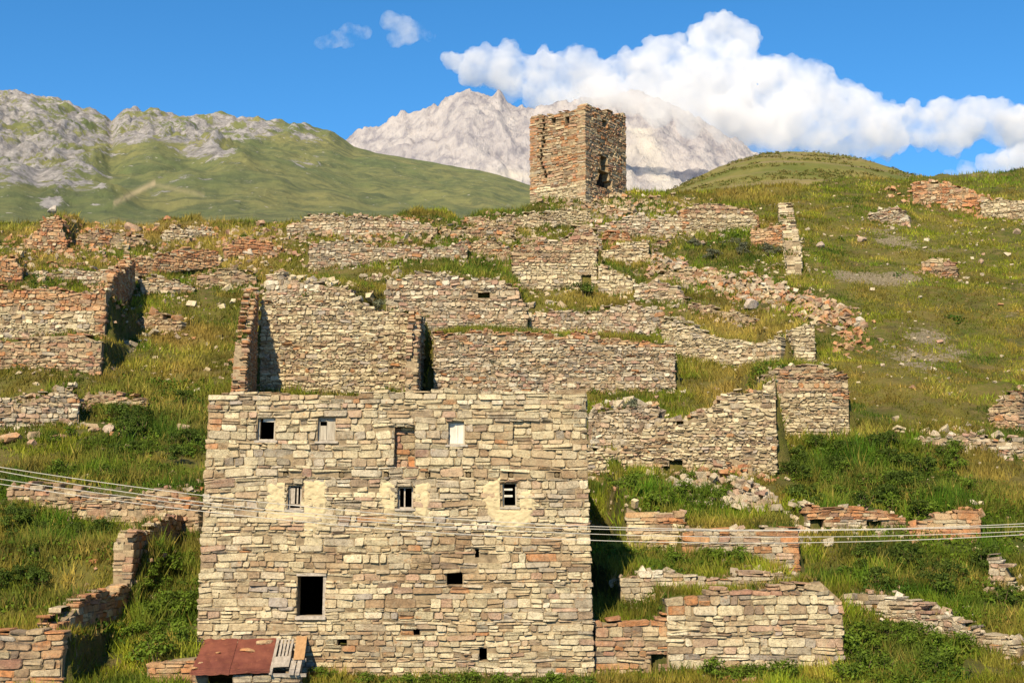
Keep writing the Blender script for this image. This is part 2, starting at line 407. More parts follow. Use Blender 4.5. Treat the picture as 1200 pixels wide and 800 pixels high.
def wall(name, label, cat, a, b, tops, fill=True, slope=0.22, drop=0.12, fade=6, maxd=9.0, single=0, group=None, holes=(), ya=None, yb=None,
         hgt=None, both=False, min_px=10.0, **k):
    k.setdefault('jag', .3); k.setdefault('rough', .8); k.setdefault('cut', (.05, .3)); k.setdefault('inset', .02)
    if D(b[1]) > 56: k['jag'] = max(k['jag'], .4); k['w0'] *= .70; k['h0'] *= .98; k['rough'] = 1.7; k['relief'] = max(.055, .8 * k.get('relief', .03)); k['gap'] = .018; k['cut'] = (.1, .4); k['inset'] = .03; k['rag'] = max(.15, k.get('rag', .1))
    """a, b: (u, v) of the foot at the left and right end; tops: [(u, v)] along the top, or hgt: [(fraction, metres)]"""
    A = P(a[0], a[1], ya or D(a[1])); B = P(b[0], b[1], yb or D(b[1]))
    e = Vector((B.x - A.x, B.y - A.y, 0)); L = e.length; e /= L; n = Vector((e.y, -e.x, 0))
    if hgt: tp = [(f * L, A.z + (B.z - A.z) * f + h) for f, h in hgt]
    else: tp = [pix_plane(A, e, n, u, v) for u, v in tops]
    hl = []
    for (u0, v0, u1, v1) in holes:
        s0, z1 = pix_plane(A, e, n, u0, v0); s1, z0 = pix_plane(A, e, n, u1, v1); hl.append((s0, z0, s1, z1))
    t = thing(name, label, cat, group); t.location = A; t['kind'] = 'thing'
    k['twin'] = both; W = make_wall(A, B, tp, holes=hl, **k); W.pal = k.get('pal', 'cream')
    for st in W.stones:
        for i, v in enumerate(st[0]): st[0][i] = v - A
    W.core = ([v - A for v in W.core[0]], W.core[1])
    Wd = W; 
    stones2 = []
    if both:
        B2 = A - n * (W.th) ; A2 = B - n * (W.th)
        W2 = make_wall(A2, B2, [(L - s, z) for s, z in reversed(tp)], holes=[(L - s1, z0, L - s0, z1) for s0, z0, s1, z1 in hl], **k)
        for st in W2.stones: stones2.append(([v - A for v in st[0]], st[1], st[2], st[3]))
    W.stones += stones2
    # px size is judged from the wall's depth
    off = A
    saved = W.stones; W.stones = saved
    emit_wall_at(W, t, single, min_px, (A.y + B.y) / 2)
    W.thing = t; WALLS.append(W)
    if fill:
        fl = Wall(); fl.A = A; fl.e = e; fl.n = n; fl.L = L; fl.th = W.th; fl.ts = W.ts; fl.tz = W.tz; fl.tzmax = np.max(W.tz)
        fl.slope = slope; fl.drop = drop; fl.fade = fade; fl.maxd = maxd; FILLS.append(fl)
    return W
def emit_wall_at(W, t, single, min_px, Y):
    JV, JF, JC = [], [], []
    me = mesh_py('mortar_core', W.core[0], W.core[1], M['mortar'])
    bm = bmesh.new(); bm.from_mesh(me); bmesh.ops.remove_doubles(bm, verts=bm.verts, dist=0.002); bm.to_mesh(me); bm.free()
    obj('mortar_core', me, t)
    order = sorted(range(len(W.stones)), key=lambda i: -W.stones[i][3])
    sel = set(i for i in order[:single] if W.stones[i][3] * F / Y >= min_px)
    for i, (V, Fs, c, wd) in enumerate(W.stones):
        if i in sel:
            o = obj('stone', mesh_py('stone', V, Fs, M['stone_piece']), t); o.color = (*c, 1)
        else:
            n = len(JV); JV += V; JF += [[q + n for q in f] for f in Fs]; JC += [c] * len(V)
    if JV: obj('small_stones', mesh_py('small_stones', JV, JF, M['stone'], JC), t, kind='stuff')
def bank(u0, u1, v, vtop, slope=0.25, fade=1.0, maxd=8, Y=None):
    """a step of the ground without a wall"""
    Y = Y or D(v); fl = Wall(); fl.A = P(u0, v, Y); B = P(u1, v, Y); fl.e = Vector((1, 0, 0)); fl.n = Vector((0, -1, 0)); fl.L = B.x - fl.A.x
    fl.th = 0.2; z = zrow(vtop, Y); fl.ts = np.array([0, fl.L]); fl.tz = np.array([z, z]); fl.tzmax = z; fl.slope = slope; fl.drop = 0; fl.ramp = .85; fl.fade = fade; fl.maxd = maxd
    FILLS.append(fl)

# ------------------------------------------------------------------ the big stone house
HY = 41.0; HDEEP = 17.0  # unseen rear of the house lengthened so its shadow covers more slope
hA = P(227.5, 800, HY); hB = P(697, 800, HY)
house = thing('stone_house', 'large roofed house of pale rubble stone with three rows of small windows', 'house'); 
BAT = 0.0
def house_shape():
    A, B = hA.copy(), hB.copy(); e = Vector((1, 0, 0)); n = Vector((0, -1, 0)); L = (B - A).length
    def sz(u, v): return pix_plane(A, e, n, u, v)
    tops = [sz(244, 460), sz(330, 459), sz(400, 462), sz(450, 459), sz(520, 456), sz(600, 455), sz(650, 456), sz(690, 455)]
    tops[0] = (0, tops[0][1]); tops[-1] = (L, tops[-1][1])
    hp = [(296,488,317,516), (369,488,390,517), (462,500,486,547), (527,493,547,521), (606,493,628,520),
          (334,568,350,597), (466,570,484,596), (592,565,609,594), (347,674,379,722), (524,670,543,685),
          (558,643,563,653), (562,759,571,774), (395,749,406,757), (484,736,492,744)]
    # joist holes
    hp += [(u-3.2, 552.5, u+3.2, 559) for u in (331, 398, 452, 502, 551, 602, 658)]
    hl = []
    for (u0, v0, u1, v1) in hp:
        s0, z1 = sz(u0, v0); s1, z0 = sz(u1, v1); hl.append((s0, z0, s1, z1))
    return A, B, tops, hl, sz
A, B, tops, hl, hsz = house_shape()
def house_pal(s, z):
    n = float(N2.fbm(s * 0.22, z * 0.7, 3)); r = random.random()
    if s < 0.35 and z > 1.5: return 'red' if r < .35 else 'brown'
    if n > 0.58 and r < 0.6: return 'tan'
    if n < 0.38 and r < 0.4: return 'grey'
    if z > 2.9 and r < 0.3: return 'tan'
    return 'cream' if r < 0.6 else 'pale'
HW = make_wall(A, B, tops, th=0.7, sink=0.8, w0=0.37, h0=0.15, gap=0.023, holes=hl, palfn=house_pal, rag=0.06, miss=0.009, relief=0.04, jag=.06, rough=.55, rec=.036, cut=(.03,.26), inset=.014)
# the side edges lean inward towards the top
zlo = A.z; zhi = zrow(456, HY); sl = (P(244, 460, HY).x - A.x) / (zhi - zlo); sr = (B.x - P(686, 456, HY).x) / (zhi - zlo); xm = (A.x + B.x) / 2
def taper(v):
    f = (v.z - zlo); t = (v.x - xm) / ((B.x - A.x) / 2)
    dx = sl * f * max(0, -t) - sr * f * max(0, t)
    return Vector((v.x + dx, v.y + 0.018 * f, v.z))
def hs_(s, z, d=0.0): return taper(HW.pt(s, z, d))
HW.stones = [([taper(v) for v in V], Fs, c, wd) for V, Fs, c, wd in HW.stones]
HW.core = ([taper(v) for v in HW.core[0]], HW.core[1])
fw = thing('front_wall', None, None); fw.parent = house
emit_wall(HW, fw, n_single=300)
# other walls of the house and its flat earth roof
mb = MB(); X, Yv, Zv = Vector((1,0,0)), Vector((0,1,0)), Vector((0,0,1)); O = Vector((0,0,0))
def side(name, pa, pb, th_, tz):
    a_ = Vector((pa[0], pa[1], -7.0)); b_ = Vector((pb[0], pb[1], -7.0)); L_ = (b_ - a_).length
    W_ = make_wall(a_, b_, [(0, tz), (L_, tz)], th=th_, sink=0.3, w0=0.55, h0=0.23, gap=0.03, pal='cream', rag=0.06)
    p_ = thing(name, None, None); p_.parent = house; emit_wall(W_, p_, 0)
topz = zrow(456, HY) - 0.12
xl = taper(Vector((A.x, HY, 0))).x + .08; xr = taper(Vector((B.x, HY, 0))).x - .02
side('side_wall', (xr, HY + 0.75), (xr, HY + HDEEP), 0.6, topz)
side('side_wall', (xl, HY + HDEEP), (xl, HY + 0.75), 0.6, topz)
side('back_wall', (xr - .05, HY + HDEEP + .01), (xl + .05, HY + HDEEP + .01), 0.6, topz)
M['earth'] = simple('earth', (0.10, 0.075, 0.045), (0.20, 0.155, 0.085), 3.0, 0.8, 0.06)
mb.box(O, X, Yv, Zv, xl + .62, xr - .62, HY + 0.72, HY + HDEEP - .62, topz - 0.45, topz - 0.15); mb.build('roof', M['earth'], house)
# windows: frame, sill and what is left in them
def hbox(mbx, u0, v0, u1, v1, d0, d1):
    s0, z1 = hsz(u0, v0); s1, z0 = hsz(u1, v1)
    c = [hs_(s, z, d) for s, z, d in ((s0,z0,-d0),(s1,z0,-d0),(s1,z0,-d1),(s0,z0,-d1),(s0,z1,-d0),(s1,z1,-d0),(s1,z1,-d1),(s0,z1,-d1))]
    mbx.add(c, [[0,3,2,1],[4,5,6,7],[0,1,5,4],[1,2,6,5],[2,3,7,6],[3,0,4,7]])
def frame_parts(u0, v0, u1, v1, mat, t=2.2, d=0.10, parent=None):
    m = MB(); d += .05; hbox(m, u0, v0, u0+t, v1, d, d+.1); hbox(m, u1-t, v0, u1, v1, d, d+.1); hbox(m, u0+t, v0, u1-t, v0+t, d+.002, d+.1); hbox(m, u0+t, v1-t, u1-t, v1, d+.002, d+.1)
    return m.build('frame', mat, parent)
def window(u0, v0, u1, v1, mat, label=None, sill=True):
    p = thing('window', None, None); p.parent = house
    if label: p['label'] = label
    frame_parts(u0, v0, u1, v1, mat, parent=p)
    if sill:
        m = MB(); hbox(m, u0-3, v1-.5, u1+3, v1+2, -.04, .2); m.build('sill', M['grey_wood'], p)
    return p
def bars(p, name, mat, rects, d=0.14):
    for r in rects:
        m = MB(); hbox(m, *r, d, d + .03); m.build(name, mat, p)
p = window(295.5, 487.5, 317.5, 516, M['pale_wood'], 'open dark window with pale frame and a scrap of board at the top'); bars(p, 'board', M['white_wood'], [(302,489.5,315,493.5)])
p = window(368.5, 487.5, 390.5, 517, M['pale_wood'], 'window with broken pale shutters'); bars(p, 'shutter', M['pale_wood'], [(379.5,490,388.3,515), (371.5,498,378.6,515), (372,490,379,493)])
p = window(526.5, 492.5, 547.5, 521, M['pale_wood'], 'window closed with bright white boards'); bars(p, 'shutter', M['white_wood'], [(529,495,538.2,519), (538.6,495,545.3,519)], .16)
p = window(333.5, 567.5, 350.5, 597, M['grey_wood'], 'window with a leaning board and a cross bar'); bars(p, 'bar', M['grey_wood'], [(336,590.5,348,592)]); bars(p, 'board', M['grey_wood'], [(337,571,341.5,590), (344,571,345.5,590)])
p = window(465.5, 569.5, 484.5, 596, M['grey_wood']); bars(p, 'bar', M['grey_wood'], [(473,572,474.4,594)])
p = window(591.5, 564.5, 609.5, 594, M['pale_wood'], 'window with two horizontal bars'); bars(p, 'bar', M['white_wood'], [(594,572,604,574.2), (594,579.5,604,582)])
# doorway with jambs and threshold
p = thing('doorway', None, None); p.parent = house
m = MB(); hbox(m, 346, 671, 381, 674.5, -.03, .35); m.build('lintel', M['grey_wood'], p)
m = MB(); hbox(m, 345, 721.5, 381, 725.5, -.08, .35); m.build('threshold', M['grey_wood'], p)
m = MB(); hbox(m, 377.5, 674.5, 380.5, 721.5, .02, .3); m.build('jamb', M['grey_wood'], p)
# blocked-up niches: masonry set back in the opening
def niche(u0, v0, u1, v1, pal, d):
    s0, z1 = hsz(u0, v0); s1, z0 = hsz(u1, v1)
    a_ = hA + Vector((s0, d, z0 - hA.z)); b_ = hA + Vector((s1, d, z0 - hA.z)); a_.y = b_.y = HY + d
    W_ = make_wall(a_, b_, [(0, z1), (s1 - s0, z1)], th=0.3, sink=0.0, w0=0.3, h0=0.14, gap=0.025, pal=pal, rag=0.02)
    W_.stones = [([taper(v) for v in V], f_, c, wd) for V, f_, c, wd in W_.stones]; W_.core = ([taper(v) for v in W_.core[0]], W_.core[1])
    p_ = thing('blocked_window', None, None); p_.parent = house; emit_wall(W_, p_, 0)
niche(462, 500, 486, 547, 'brown', 0.24); niche(606, 493, 628, 520, 'cream', 0.10)
# joist ends in their sockets
for u in (331, 398, 452, 502, 551, 602, 658):
    m = MB(); r = random.uniform(2.4, 3.4); k = random.uniform(-1, 1)
    cs, cz = hsz(u + k, 556); rr = r / F * HY
    vs = [hs_(cs + rr * math.cos(i * math.pi / 4), cz + rr * .9 * math.sin(i * math.pi / 4), d) for d in (-.5, -.02) for i in range(8)]
    m.add(vs, [[i, (i+1) % 8, 8 + (i+1) % 8, 8 + i] for i in range(8)] + [[8 + i for i in range(8)], [7 - i for i in range(8)]])
    m.build('joist_end', M['stem'], house)
# plaster patches round the middle windows
def plaster(pts):
    us = [p[0] for p in pts]; vs_ = [p[1] for p in pts]; st = 1.25; hole = None
    def inside(u, v):
        c = False
        for k in range(len(pts)):
            (x0, y0), (x1, y1) = pts[k - 1], pts[k]
            if (y0 > v) != (y1 > v) and u < (x1 - x0) * (v - y0) / (y1 - y0) + x0: c = not c
        return c
    def edge(u, v):
        d = 99
        for k in range(len(pts)):
            (x0, y0), (x1, y1) = pts[k - 1], pts[k]; L2 = (x1-x0)**2 + (y1-y0)**2; f = min(1, max(0, ((u-x0)*(x1-x0) + (v-y0)*(y1-y0)) / L2))
            d = min(d, math.hypot(u - x0 - f*(x1-x0), v - y0 - f*(y1-y0)))
        return d if inside(u, v) else -d
    nu = int((max(us) - min(us) + 10) / st); nv = int((max(vs_) - min(vs_) + 10) / st); V = []; ok = []; Fs = []
    for a in range(nv + 1):
        for b in range(nu + 1):
            u, v = min(us) - 5 + b * st, min(vs_) - 5 + a * st; e = edge(u, v)
            d = min(.034, -.02 + .012 * (e + 3)) + (float(N2.fbm(u / 5, v / 4, 3)) - .5) * .05
            z_ = hsz(u, v); V.append(hs_(z_[0], z_[1], d)); ok.append(d > -.06 and e > -4)
    for a in range(nv):
        for b in range(nu):
            q = [a * (nu + 1) + b, (a + 1) * (nu + 1) + b, (a + 1) * (nu + 1) + b + 1, a * (nu + 1) + b + 1]
            u, v = min(us) - 5 + (b + .5) * st, min(vs_) - 5 + (a + .5) * st
            if any(h[0] - 3 < u < h[2] + 3 and h[1] - 3 < v < h[3] + 3 for h in ((333.5,567.5,350.5,597), (465.5,569.5,484.5,596), (591.5,564.5,609.5,594))): continue
            if all(ok[k] for k in q): Fs.append(q)
    obj('plaster', mesh_py('plaster', V, Fs, M['plaster']), house)
plaster([(312,568), (331,566), (331,599), (352,600), (353,566), (378,565), (380,590), (377,612), (360,626), (352,612), (330,612), (312,606), (309,590)])
plaster([(447,566), (463,567), (463,598), (452,600), (446,588)]); plaster([(487,568), (502,566), (503,590), (499,606), (487,600)])
plaster([(571,566), (589,563), (590,597), (612,598), (612,577), (628,576), (629,596), (622,612), (604,620), (584,612), (576,600), (570,588)])

# ------------------------------------------------------------------ ruined walls of the village
# lower right
wall('stone_wall', 'big pale retaining wall at the lower right with browner top courses', 'wall', (783, 806), (990, 806),
     [(783,694),(800,692),(850,690),(900,688),(935,684),(950,676),(964,678),(980,694)], ya=41.2, yb=41.4, th=.7, w0=.39, h0=.16, gap=.024, single=260, cap='brown', capn=.25, relief=.035, fade=6, miss=.012)
wall('stone_wall', 'low reddish wall with a square dark hole between the house and the big retaining wall', 'wall', (698, 806), (792, 806),
     [(698,729),(720,727),(750,727),(792,722)], ya=41.25, yb=41.3, th=0.6, w0=.42, h0=.17, gap=.026, single=110, pal='brown', holes=[(763,766,784,778),(763,778,772,794)], cap='red', capn=.12, jag=.1, fade=6)
wall('stone_wall', 'weathered grey wall set back above the big lower right retaining wall', 'wall', (728, 712), (937, 708),
     [(728,672),(760,671),(800,674),(830,678),(870,676),(905,669),(937,672)], ya=44.6, yb=45.6, th=0.6, w0=.42, h0=.15, single=60, pal='grey', maxd=7)
wall('stone_wall', 'short stub of wall with red sloping top right of the house', 'wall', (735, 642), (803, 640),
     ya=50.5, yb=50.5, tops=[(735,591),(745,590),(752,602),(765,598),(785,602),(803,603)], th=0.8, w0=.42, h0=.16, pal='cream', cap='red', capn=.35, single=40, fade=6)
wall('stone_wall', 'low grey wall under the cables ending in a red brick-like pier', 'wall', (800, 656), (937, 658),
     ya=49.6, yb=49.6, tops=[(800,622),(830,620),(880,621),(905,617),(937,618)], th=.6, w0=.4, h0=.14, pal='grey', end='red', single=40)
wall('stone_wall', 'low red capped wall with two dark square niches', 'wall', (946, 628), (1062, 622),
     [(946,592),(965,594),(985,597),(1010,594),(1028,590),(1045,598),(1062,606)], th=.6, w0=.4, h0=.14, pal='grey', cap='red', capn=.4, holes=[(949,608,966,619),(1016,610,1034,618)], single=30, fade=6)
wall('stone_wall', 'small red rubble wall rising to a white stone at its right end', 'wall', (1066, 632), (1150, 634),
     [(1066,622),(1085,610),(1105,603),(1125,598),(1136,592),(1150,600)], th=.6, w0=.4, h0=.14, pal='red', rag=.2, single=30)
wall('stone_wall', 'narrow ruined pier of stones near the lower right edge', 'wall', (1160, 690), (1190, 694),
     [(1160,652),(1170,650),(1182,668),(1190,684)], th=.8, w0=.35, h0=.16, pal='grey', rag=.15, single=15, fill=False)
wall('stone_wall', 'pale low rubble wall running down to the lower right corner', 'wall', (990, 716), (1195, 776),
     [(990,692),(1020,696),(1060,706),(1100,718),(1150,738),(1195,756)], ya=46.9, yb=42.3, th=.7, w0=.25, h0=.115, pal='grey', rag=.2, single=40, slope=.2)
# middle right
wall('stone_wall', 'tall pale retaining wall with an arched dark hole right of the house', 'wall', (688, 590), (912, 602),
     [(688,524),(730,522),(748,512),(770,496),(800,488),(832,474),(852,462),(880,458),(897,446),(912,440)], ya=62.5, yb=61.2, th=.8, w0=.38, h0=.15, pal='cream',
     holes=[(777,546,795,570),(784,539,800,553)], single=80, rag=.15, relief=.05, slope=.1, fade=6, miss=.03)
wall('stone_wall', 'grey rubble wall behind the right corner of the house roof', 'wall', (690, 530), (772, 520),
     [(690,480),(720,476),(745,474),(772,476)], ya=64.5, yb=64.5, th=.8, w0=.3, h0=.16, pal='grey', rag=.15, relief=.07)
wall('stone_wall', 'square pale block of wall standing above dark bushes', 'wall', (894, 520), (996, 522),
     [(894,440),(903,431),(930,429),(950,427),(970,430),(994,432)], ya=66.5, yb=66.5, th=1.2, w0=.38, h0=.15, pal='pale', cap='brown', capn=1.2, single=60, fade=6)
wall('stone_wall', 'pale broken wall end standing over the square block', 'wall', (912, 436), (956, 434),
     [(912,390),(925,388),(938,384),(944,380),(955,382)], th=.9, w0=.35, h0=.15, pal='pale', rag=.1, ya=78, yb=78)
wall('stone_wall', 'long low wall sloping down to the right below the rubble slope', 'wall', (775, 402), (915, 432),
     [(775,374),(800,380),(822,386),(845,396),(880,398),(915,392)], ya=81.5, yb=77, th=.6, w0=.38, h0=.15, pal='pale', rag=.12)
wall('stone_wall', 'long grey wall across the middle with a red broken top', 'wall', (508, 466), (792, 466),
     [(508,389),(540,387),(580,388),(610,389),(650,393),(700,392),(740,396),(765,398),(792,404)], ya=73, yb=73, th=.8, w0=.36, h0=.14, pal='grey', cap='red', capn=.16, rag=.1, single=90, relief=.05, fade=6, miss=.03)
wall('stone_wall', 'stony grey wall with one small hole above the long middle wall', 'wall', (452, 392), (618, 390),
     [(452,328),(470,322),(500,320),(520,317),(545,322),(590,330),(604,334),(611,342),(618,375)], ya=80.5, yb=80.5, th=.8, w0=.42, h0=.18, pal='grey', rag=.1, holes=[(560,342,574,349)], single=60, relief=.07, fade=6, miss=.02)
# the open room above the house: back wall and two side walls
wall('stone_wall', 'back wall of the open room above the house roof', 'wall', (304, 468), (496, 468),
     [(304,345),(318,358),(330,354),(345,350),(370,346),(385,338),(404,338),(420,352),(440,360),(470,362),(496,366)], ya=74.5, yb=74.5, th=.9, w0=.36, h0=.15, pal='cream', rag=.12, single=90, relief=.06, fade=6, miss=.03)
wall('stone_wall', 'left side wall of the open room, orange end toward the viewer', 'wall', (287, 478), (300, 462), None, ya=68.6, yb=74.2, hgt=[(0,.9),(.12,2.6),(.3,3.6),(.5,4.2),(.75,5.2),(1,5.7)],
     th=.65, w0=.36, h0=.16, pal='red', rag=.1, both=True, fill=False, single=20)
wall('stone_wall', 'right side wall of the open room, reddish stones', 'wall', (489, 478), (492, 462), None, ya=69, yb=74.3, hgt=[(0,1.0),(.1,3.3),(.4,3.7),(.8,4.1),(1,4.4)],
     th=.55, w0=.36, h0=.16, pal='brown', rag=.1, both=True, fill=False, single=20)
wall('stone_wall', 'row of pale stones above the open room', 'wall', (312, 352), (410, 352),
     [(312,324),(326,320),(350,326),(380,330),(410,338)], ya=86, yb=84, th=.7, w0=.4, h0=.22, pal='grey', rag=.2)
# below the tower
wall('stone_wall', 'pale stepped wall with a dark bush at its foot, below the tower', 'wall', (601, 346), (700, 346),
     [(601,291),(625,279),(640,282),(655,288),(668,282),(674,264),(690,262),(700,276)], ya=93, yb=93, th=.9, w0=.42, h0=.17, pal='pale', cap='brown', capn=1.3, rag=.1, single=40, fade=6, holes=[(682,322,693,344)])
wall('stone_wall', 'low broken wall right of the pale stepped wall', 'wall', (701, 352), (742, 356),
     [(701,308),(715,314),(730,318),(742,330)], ya=92.4, yb=92, th=.8, w0=.42, h0=.18, pal='cream', rag=.12)
wall('stone_wall', 'short pale wall in the grass under the tower', 'wall', (706, 306), (760, 308),
     [(706,298),(718,290),(735,284),(748,282),(760,280)], th=.8, w0=.42, h0=.18, pal='pale', rag=.12)
wall('stone_wall', 'pale coursed wall high on the slope right of the tower', 'wall', (798, 276), (890, 274),
     [(798,246),(815,242),(838,238),(862,240),(880,244),(890,252)], th=.8, w0=.42, h0=.17, pal='pale', end='red', cap='brown', capn=.5, rag=.1)
wall('stone_wall', 'grey wall course in the rubble straight below the tower', 'wall', (700, 278), (800, 276),
     [(700,262),(730,254),(765,252),(800,250)], th=.8, w0=.4, h0=.17, pal='grey', rag=.2)
wall('stone_wall', 'tall narrow wall climbing the slope right of the rubble stream', 'wall', (940, 326), (928, 262), None, ya=95, yb=109, hgt=[(0,1.6),(.2,1.9),(.5,1.6),(.8,1.6),(1,1.7)],
     th=1.0, w0=.45, h0=.2, pal='pale', rag=.2, both=True, fill=False)
wall('stone_wall', 'low rubble course below the pale stepped wall', 'wall', (616, 388), (782, 388),
     [(616,366),(650,364),(690,368),(740,358),(770,366),(782,376)], ya=84, yb=84, th=.8, w0=.38, h0=.16, pal='grey', rag=.25)
# left
wall('stone_wall', 'red topped wall block at the left edge with a sharp right corner', 'wall', (-60, 402), (122, 400),
     [(-60,335),(0,336),(40,337),(80,340),(112,340),(122,342)], ya=79, yb=79, th=.9, w0=.42, h0=.17, pal='cream', cap='red', capn=1.0, end='red', rag=.06, single=60, relief=.05, fade=6)
wall('stone_wall', 'lower stone terrace wall under the red topped block', 'wall', (-60, 430), (118, 424),
     [(-60,394),(0,396),(40,392),(80,390),(116,394)], ya=75.5, yb=75.5, th=.7, w0=.42, h0=.18, pal='brown', rag=.15, single=30, relief=.06)
wall('stone_wall', 'reddish wall climbing away from the red topped block', 'wall', (124, 392), (158, 330), None, ya=79.8, yb=92, hgt=[(0,2.7),(.3,2.5),(.6,2.2),(1,1.6)],
     th=.7, w0=.42, h0=.17, pal='red', rag=.12, both=True, fill=False)
wall('stone_wall', 'reddish low wall running level to the right at the upper left', 'wall', (158, 316), (256, 304),
     [(158,302),(180,300),(210,294),(240,291),(256,296)], ya=94, yb=97, th=.8, w0=.4, h0=.17, pal='red', rag=.15)
wall('stone_wall', 'short grey wall stub in the grass inside the upper left enclosure', 'wall', (164, 350), (228, 346),
     [(164,330),(180,323),(200,328),(228,336)], th=.7, w0=.42, h0=.18, pal='grey', rag=.15)
wall('stone_wall', 'ruined red wall fragment on the upper left skyline', 'wall', (28, 300), (78, 298),
     [(28,284),(45,268),(52,256),(66,252),(74,262),(78,280)], th=.9, w0=.42, h0=.2, pal='red', rag=.2)
wall('stone_wall', 'low red wall remnant at the upper left edge', 'wall', (-30, 340), (26, 336),
     [(-30,306),(0,304),(14,300),(26,316)], th=.9, w0=.42, h0=.2, pal='red', rag=.2)
wall('stone_wall', 'long broken wall on the skyline left of the tower', 'wall', (336, 280), (512, 282),
     [(336,264),(360,254),(380,250),(410,254),(450,256),(490,262),(512,266)], th=.9, w0=.42, h0=.19, pal='grey', rag=.25)
wall('stone_wall', 'long grey and pink wall below the skyline wall', 'wall', (362, 316), (548, 306),
     [(362,284),(390,281),(420,284),(460,286),(490,290),(520,288),(548,284)], th=.8, w0=.42, h0=.18, pal='grey', rag=.2)
wall('stone_wall', 'broken red wall on the skyline just left of the tower', 'wall', (520, 282), (604, 276),
     [(520,272),(545,268),(565,262),(590,262),(604,258)], th=.8, w0=.42, h0=.18, pal='brown', rag=.25)
wall('stone_wall', 'red ruined wall along the right hand ridge', 'wall', (1070, 240), (1160, 246),
     [(1070,218),(1090,214),(1110,216),(1135,224),(1160,232)], ya=118, yb=116, th=.8, w0=.42, h0=.19, pal='red', rag=.25)
wall('stone_wall', 'pale end of wall at the right edge of the ridge', 'wall', (1150, 258), (1230, 262),
     [(1150,238),(1175,236),(1200,240),(1230,244)], ya=113, yb=111, th=.8, w0=.42, h0=.19, pal='pale', rag=.25)
wall('stone_wall', 'low rubble wall under the cables left of the house', 'wall', (8, 592), (232, 620),
     [(8,568),(40,567),(80,566),(120,574),(160,580),(180,570),(215,574),(232,592)], ya=57.5, yb=54.5, th=.7, w0=.38, h0=.17, pal='brown', rag=.2, single=50, slope=.2, relief=.06)
wall('stone_wall', 'grey outcrop wall at the left edge in the green slope', 'wall', (-40, 512), (92, 500),
     [(-40,470),(0,468),(30,470),(60,462),(84,452),(92,470)], th=.8, w0=.4, h0=.17, pal='grey', rag=.25)
wall('stone_wall', 'sunlit wall with orange corner at the lower left corner', 'wall', (-60, 812), (71, 812),
     [(-60,742),(0,742),(30,738),(55,740),(71,742)], ya=38.5, yb=38.5, th=.7, w0=.46, h0=.19, gap=.028, pal='brown', end='red', single=70, rag=.06, fade=6, slope=.12, maxd=5.5, drop=.05)
wall('stone_wall', 'wall in deep shade climbing back from the lower left corner', 'wall', (64, 830), (151, 724), None, ya=39.3, yb=46.2, hgt=[(0,2.3),(.3,2.1),(.6,1.8),(.85,1.3),(1,1.1)],
     sink=1.5, th=.6, w0=.4, h0=.17, pal='brown', cap='red', capn=.2, rag=.12, both=True, fill=False, single=20)
wall('stone_wall', 'stepped ruined wall climbing beside the green gully left of the house', 'wall', (153, 722), (214, 626), None, ya=46.4, yb=55, hgt=[(0,2.5),(.15,2.4),(.4,1.8),(.7,1.3),(1,.9)],
     sink=1.8, th=.6, w0=.42, h0=.18, pal='brown', rag=.12, both=True, fill=False, single=20)
bank(-60, 154, 700, 638, slope=.2, fade=4, maxd=6, Y=45.5)

for a_, b_, tp_, pal_, lab_ in (
    ((584,268),(692,262),[(584,256),(610,250),(640,252),(670,246),(692,250)],'pale','low pale wall under the left corner of the tower'),
    ((640,300),(706,296),[(640,288),(660,276),(690,272),(706,284)],'grey','grey rubble course above the pale stepped wall'),
    ((545,300),(602,304),[(545,290),(565,280),(585,284),(602,292)],'brown','brown wall stump in dry grass left of the pale stepped wall'),
    ((880,292),(932,300),[(880,268),(900,262),(918,264),(932,276)],'red','red crumbling wall left of the tall narrow wall'),
    ((262,306),(334,300),[(262,288),(285,278),(310,284),(334,290)],'red','reddish stump between the enclosure and the skyline walls'),
    ((90,290),(168,284),[(90,276),(120,270),(150,274),(168,278)],'brown','brown rubble course on the left skyline'),
    ((30,330),(165,336),[(30,320),(80,314),(125,318),(165,326)],'grey','low grey course of stones behind the red topped block'),
    ((232,338),(300,332),[(232,326),(255,318),(280,316),(300,322)],'tan','tan low wall remnant left of the open room'),
    ((744,356),(806,366),[(744,338),(765,332),(790,342),(806,352)],'grey','grey stump under the upper end of the rubble stream'),
    ((806,372),(884,386),[(806,356),(835,360),(860,366),(884,376)],'tan','tan broken course below the rubble stream'),
    ((1018,262),(1066,268),[(1018,252),(1035,244),(1052,246),(1066,258)],'grey','pale rubble stump high on the right slope'),
    ((1080,318),(1122,322),[(1080,308),(1095,303),(1110,306),(1122,314)],'brown','brown rubble stump low on the far right slope'),
    ((120,378),(212,386),[(120,372),(150,366),(185,368),(212,378)],'tan','low stones inside the left enclosure'),
    ((96,474),(170,480),[(96,466),(120,460),(150,464),(170,472)],'brown','half buried course on the green slope left of the house'),
    ((1080,526),(1200,536),[(1080,512),(1110,506),(1150,510),(1200,520)],'grey','half buried pale course right of the dark thicket'),
    ((1160,500),(1200,508),[(1160,478),(1176,462),(1190,458),(1200,462)],'brown','brown mound of stones at the right edge')):
    wall('stone_wall', lab_, 'wall', a_, b_, tp_, th=.7, w0=.42, h0=.17, pal=pal_, rag=.28, jag=.45, slope=.24)

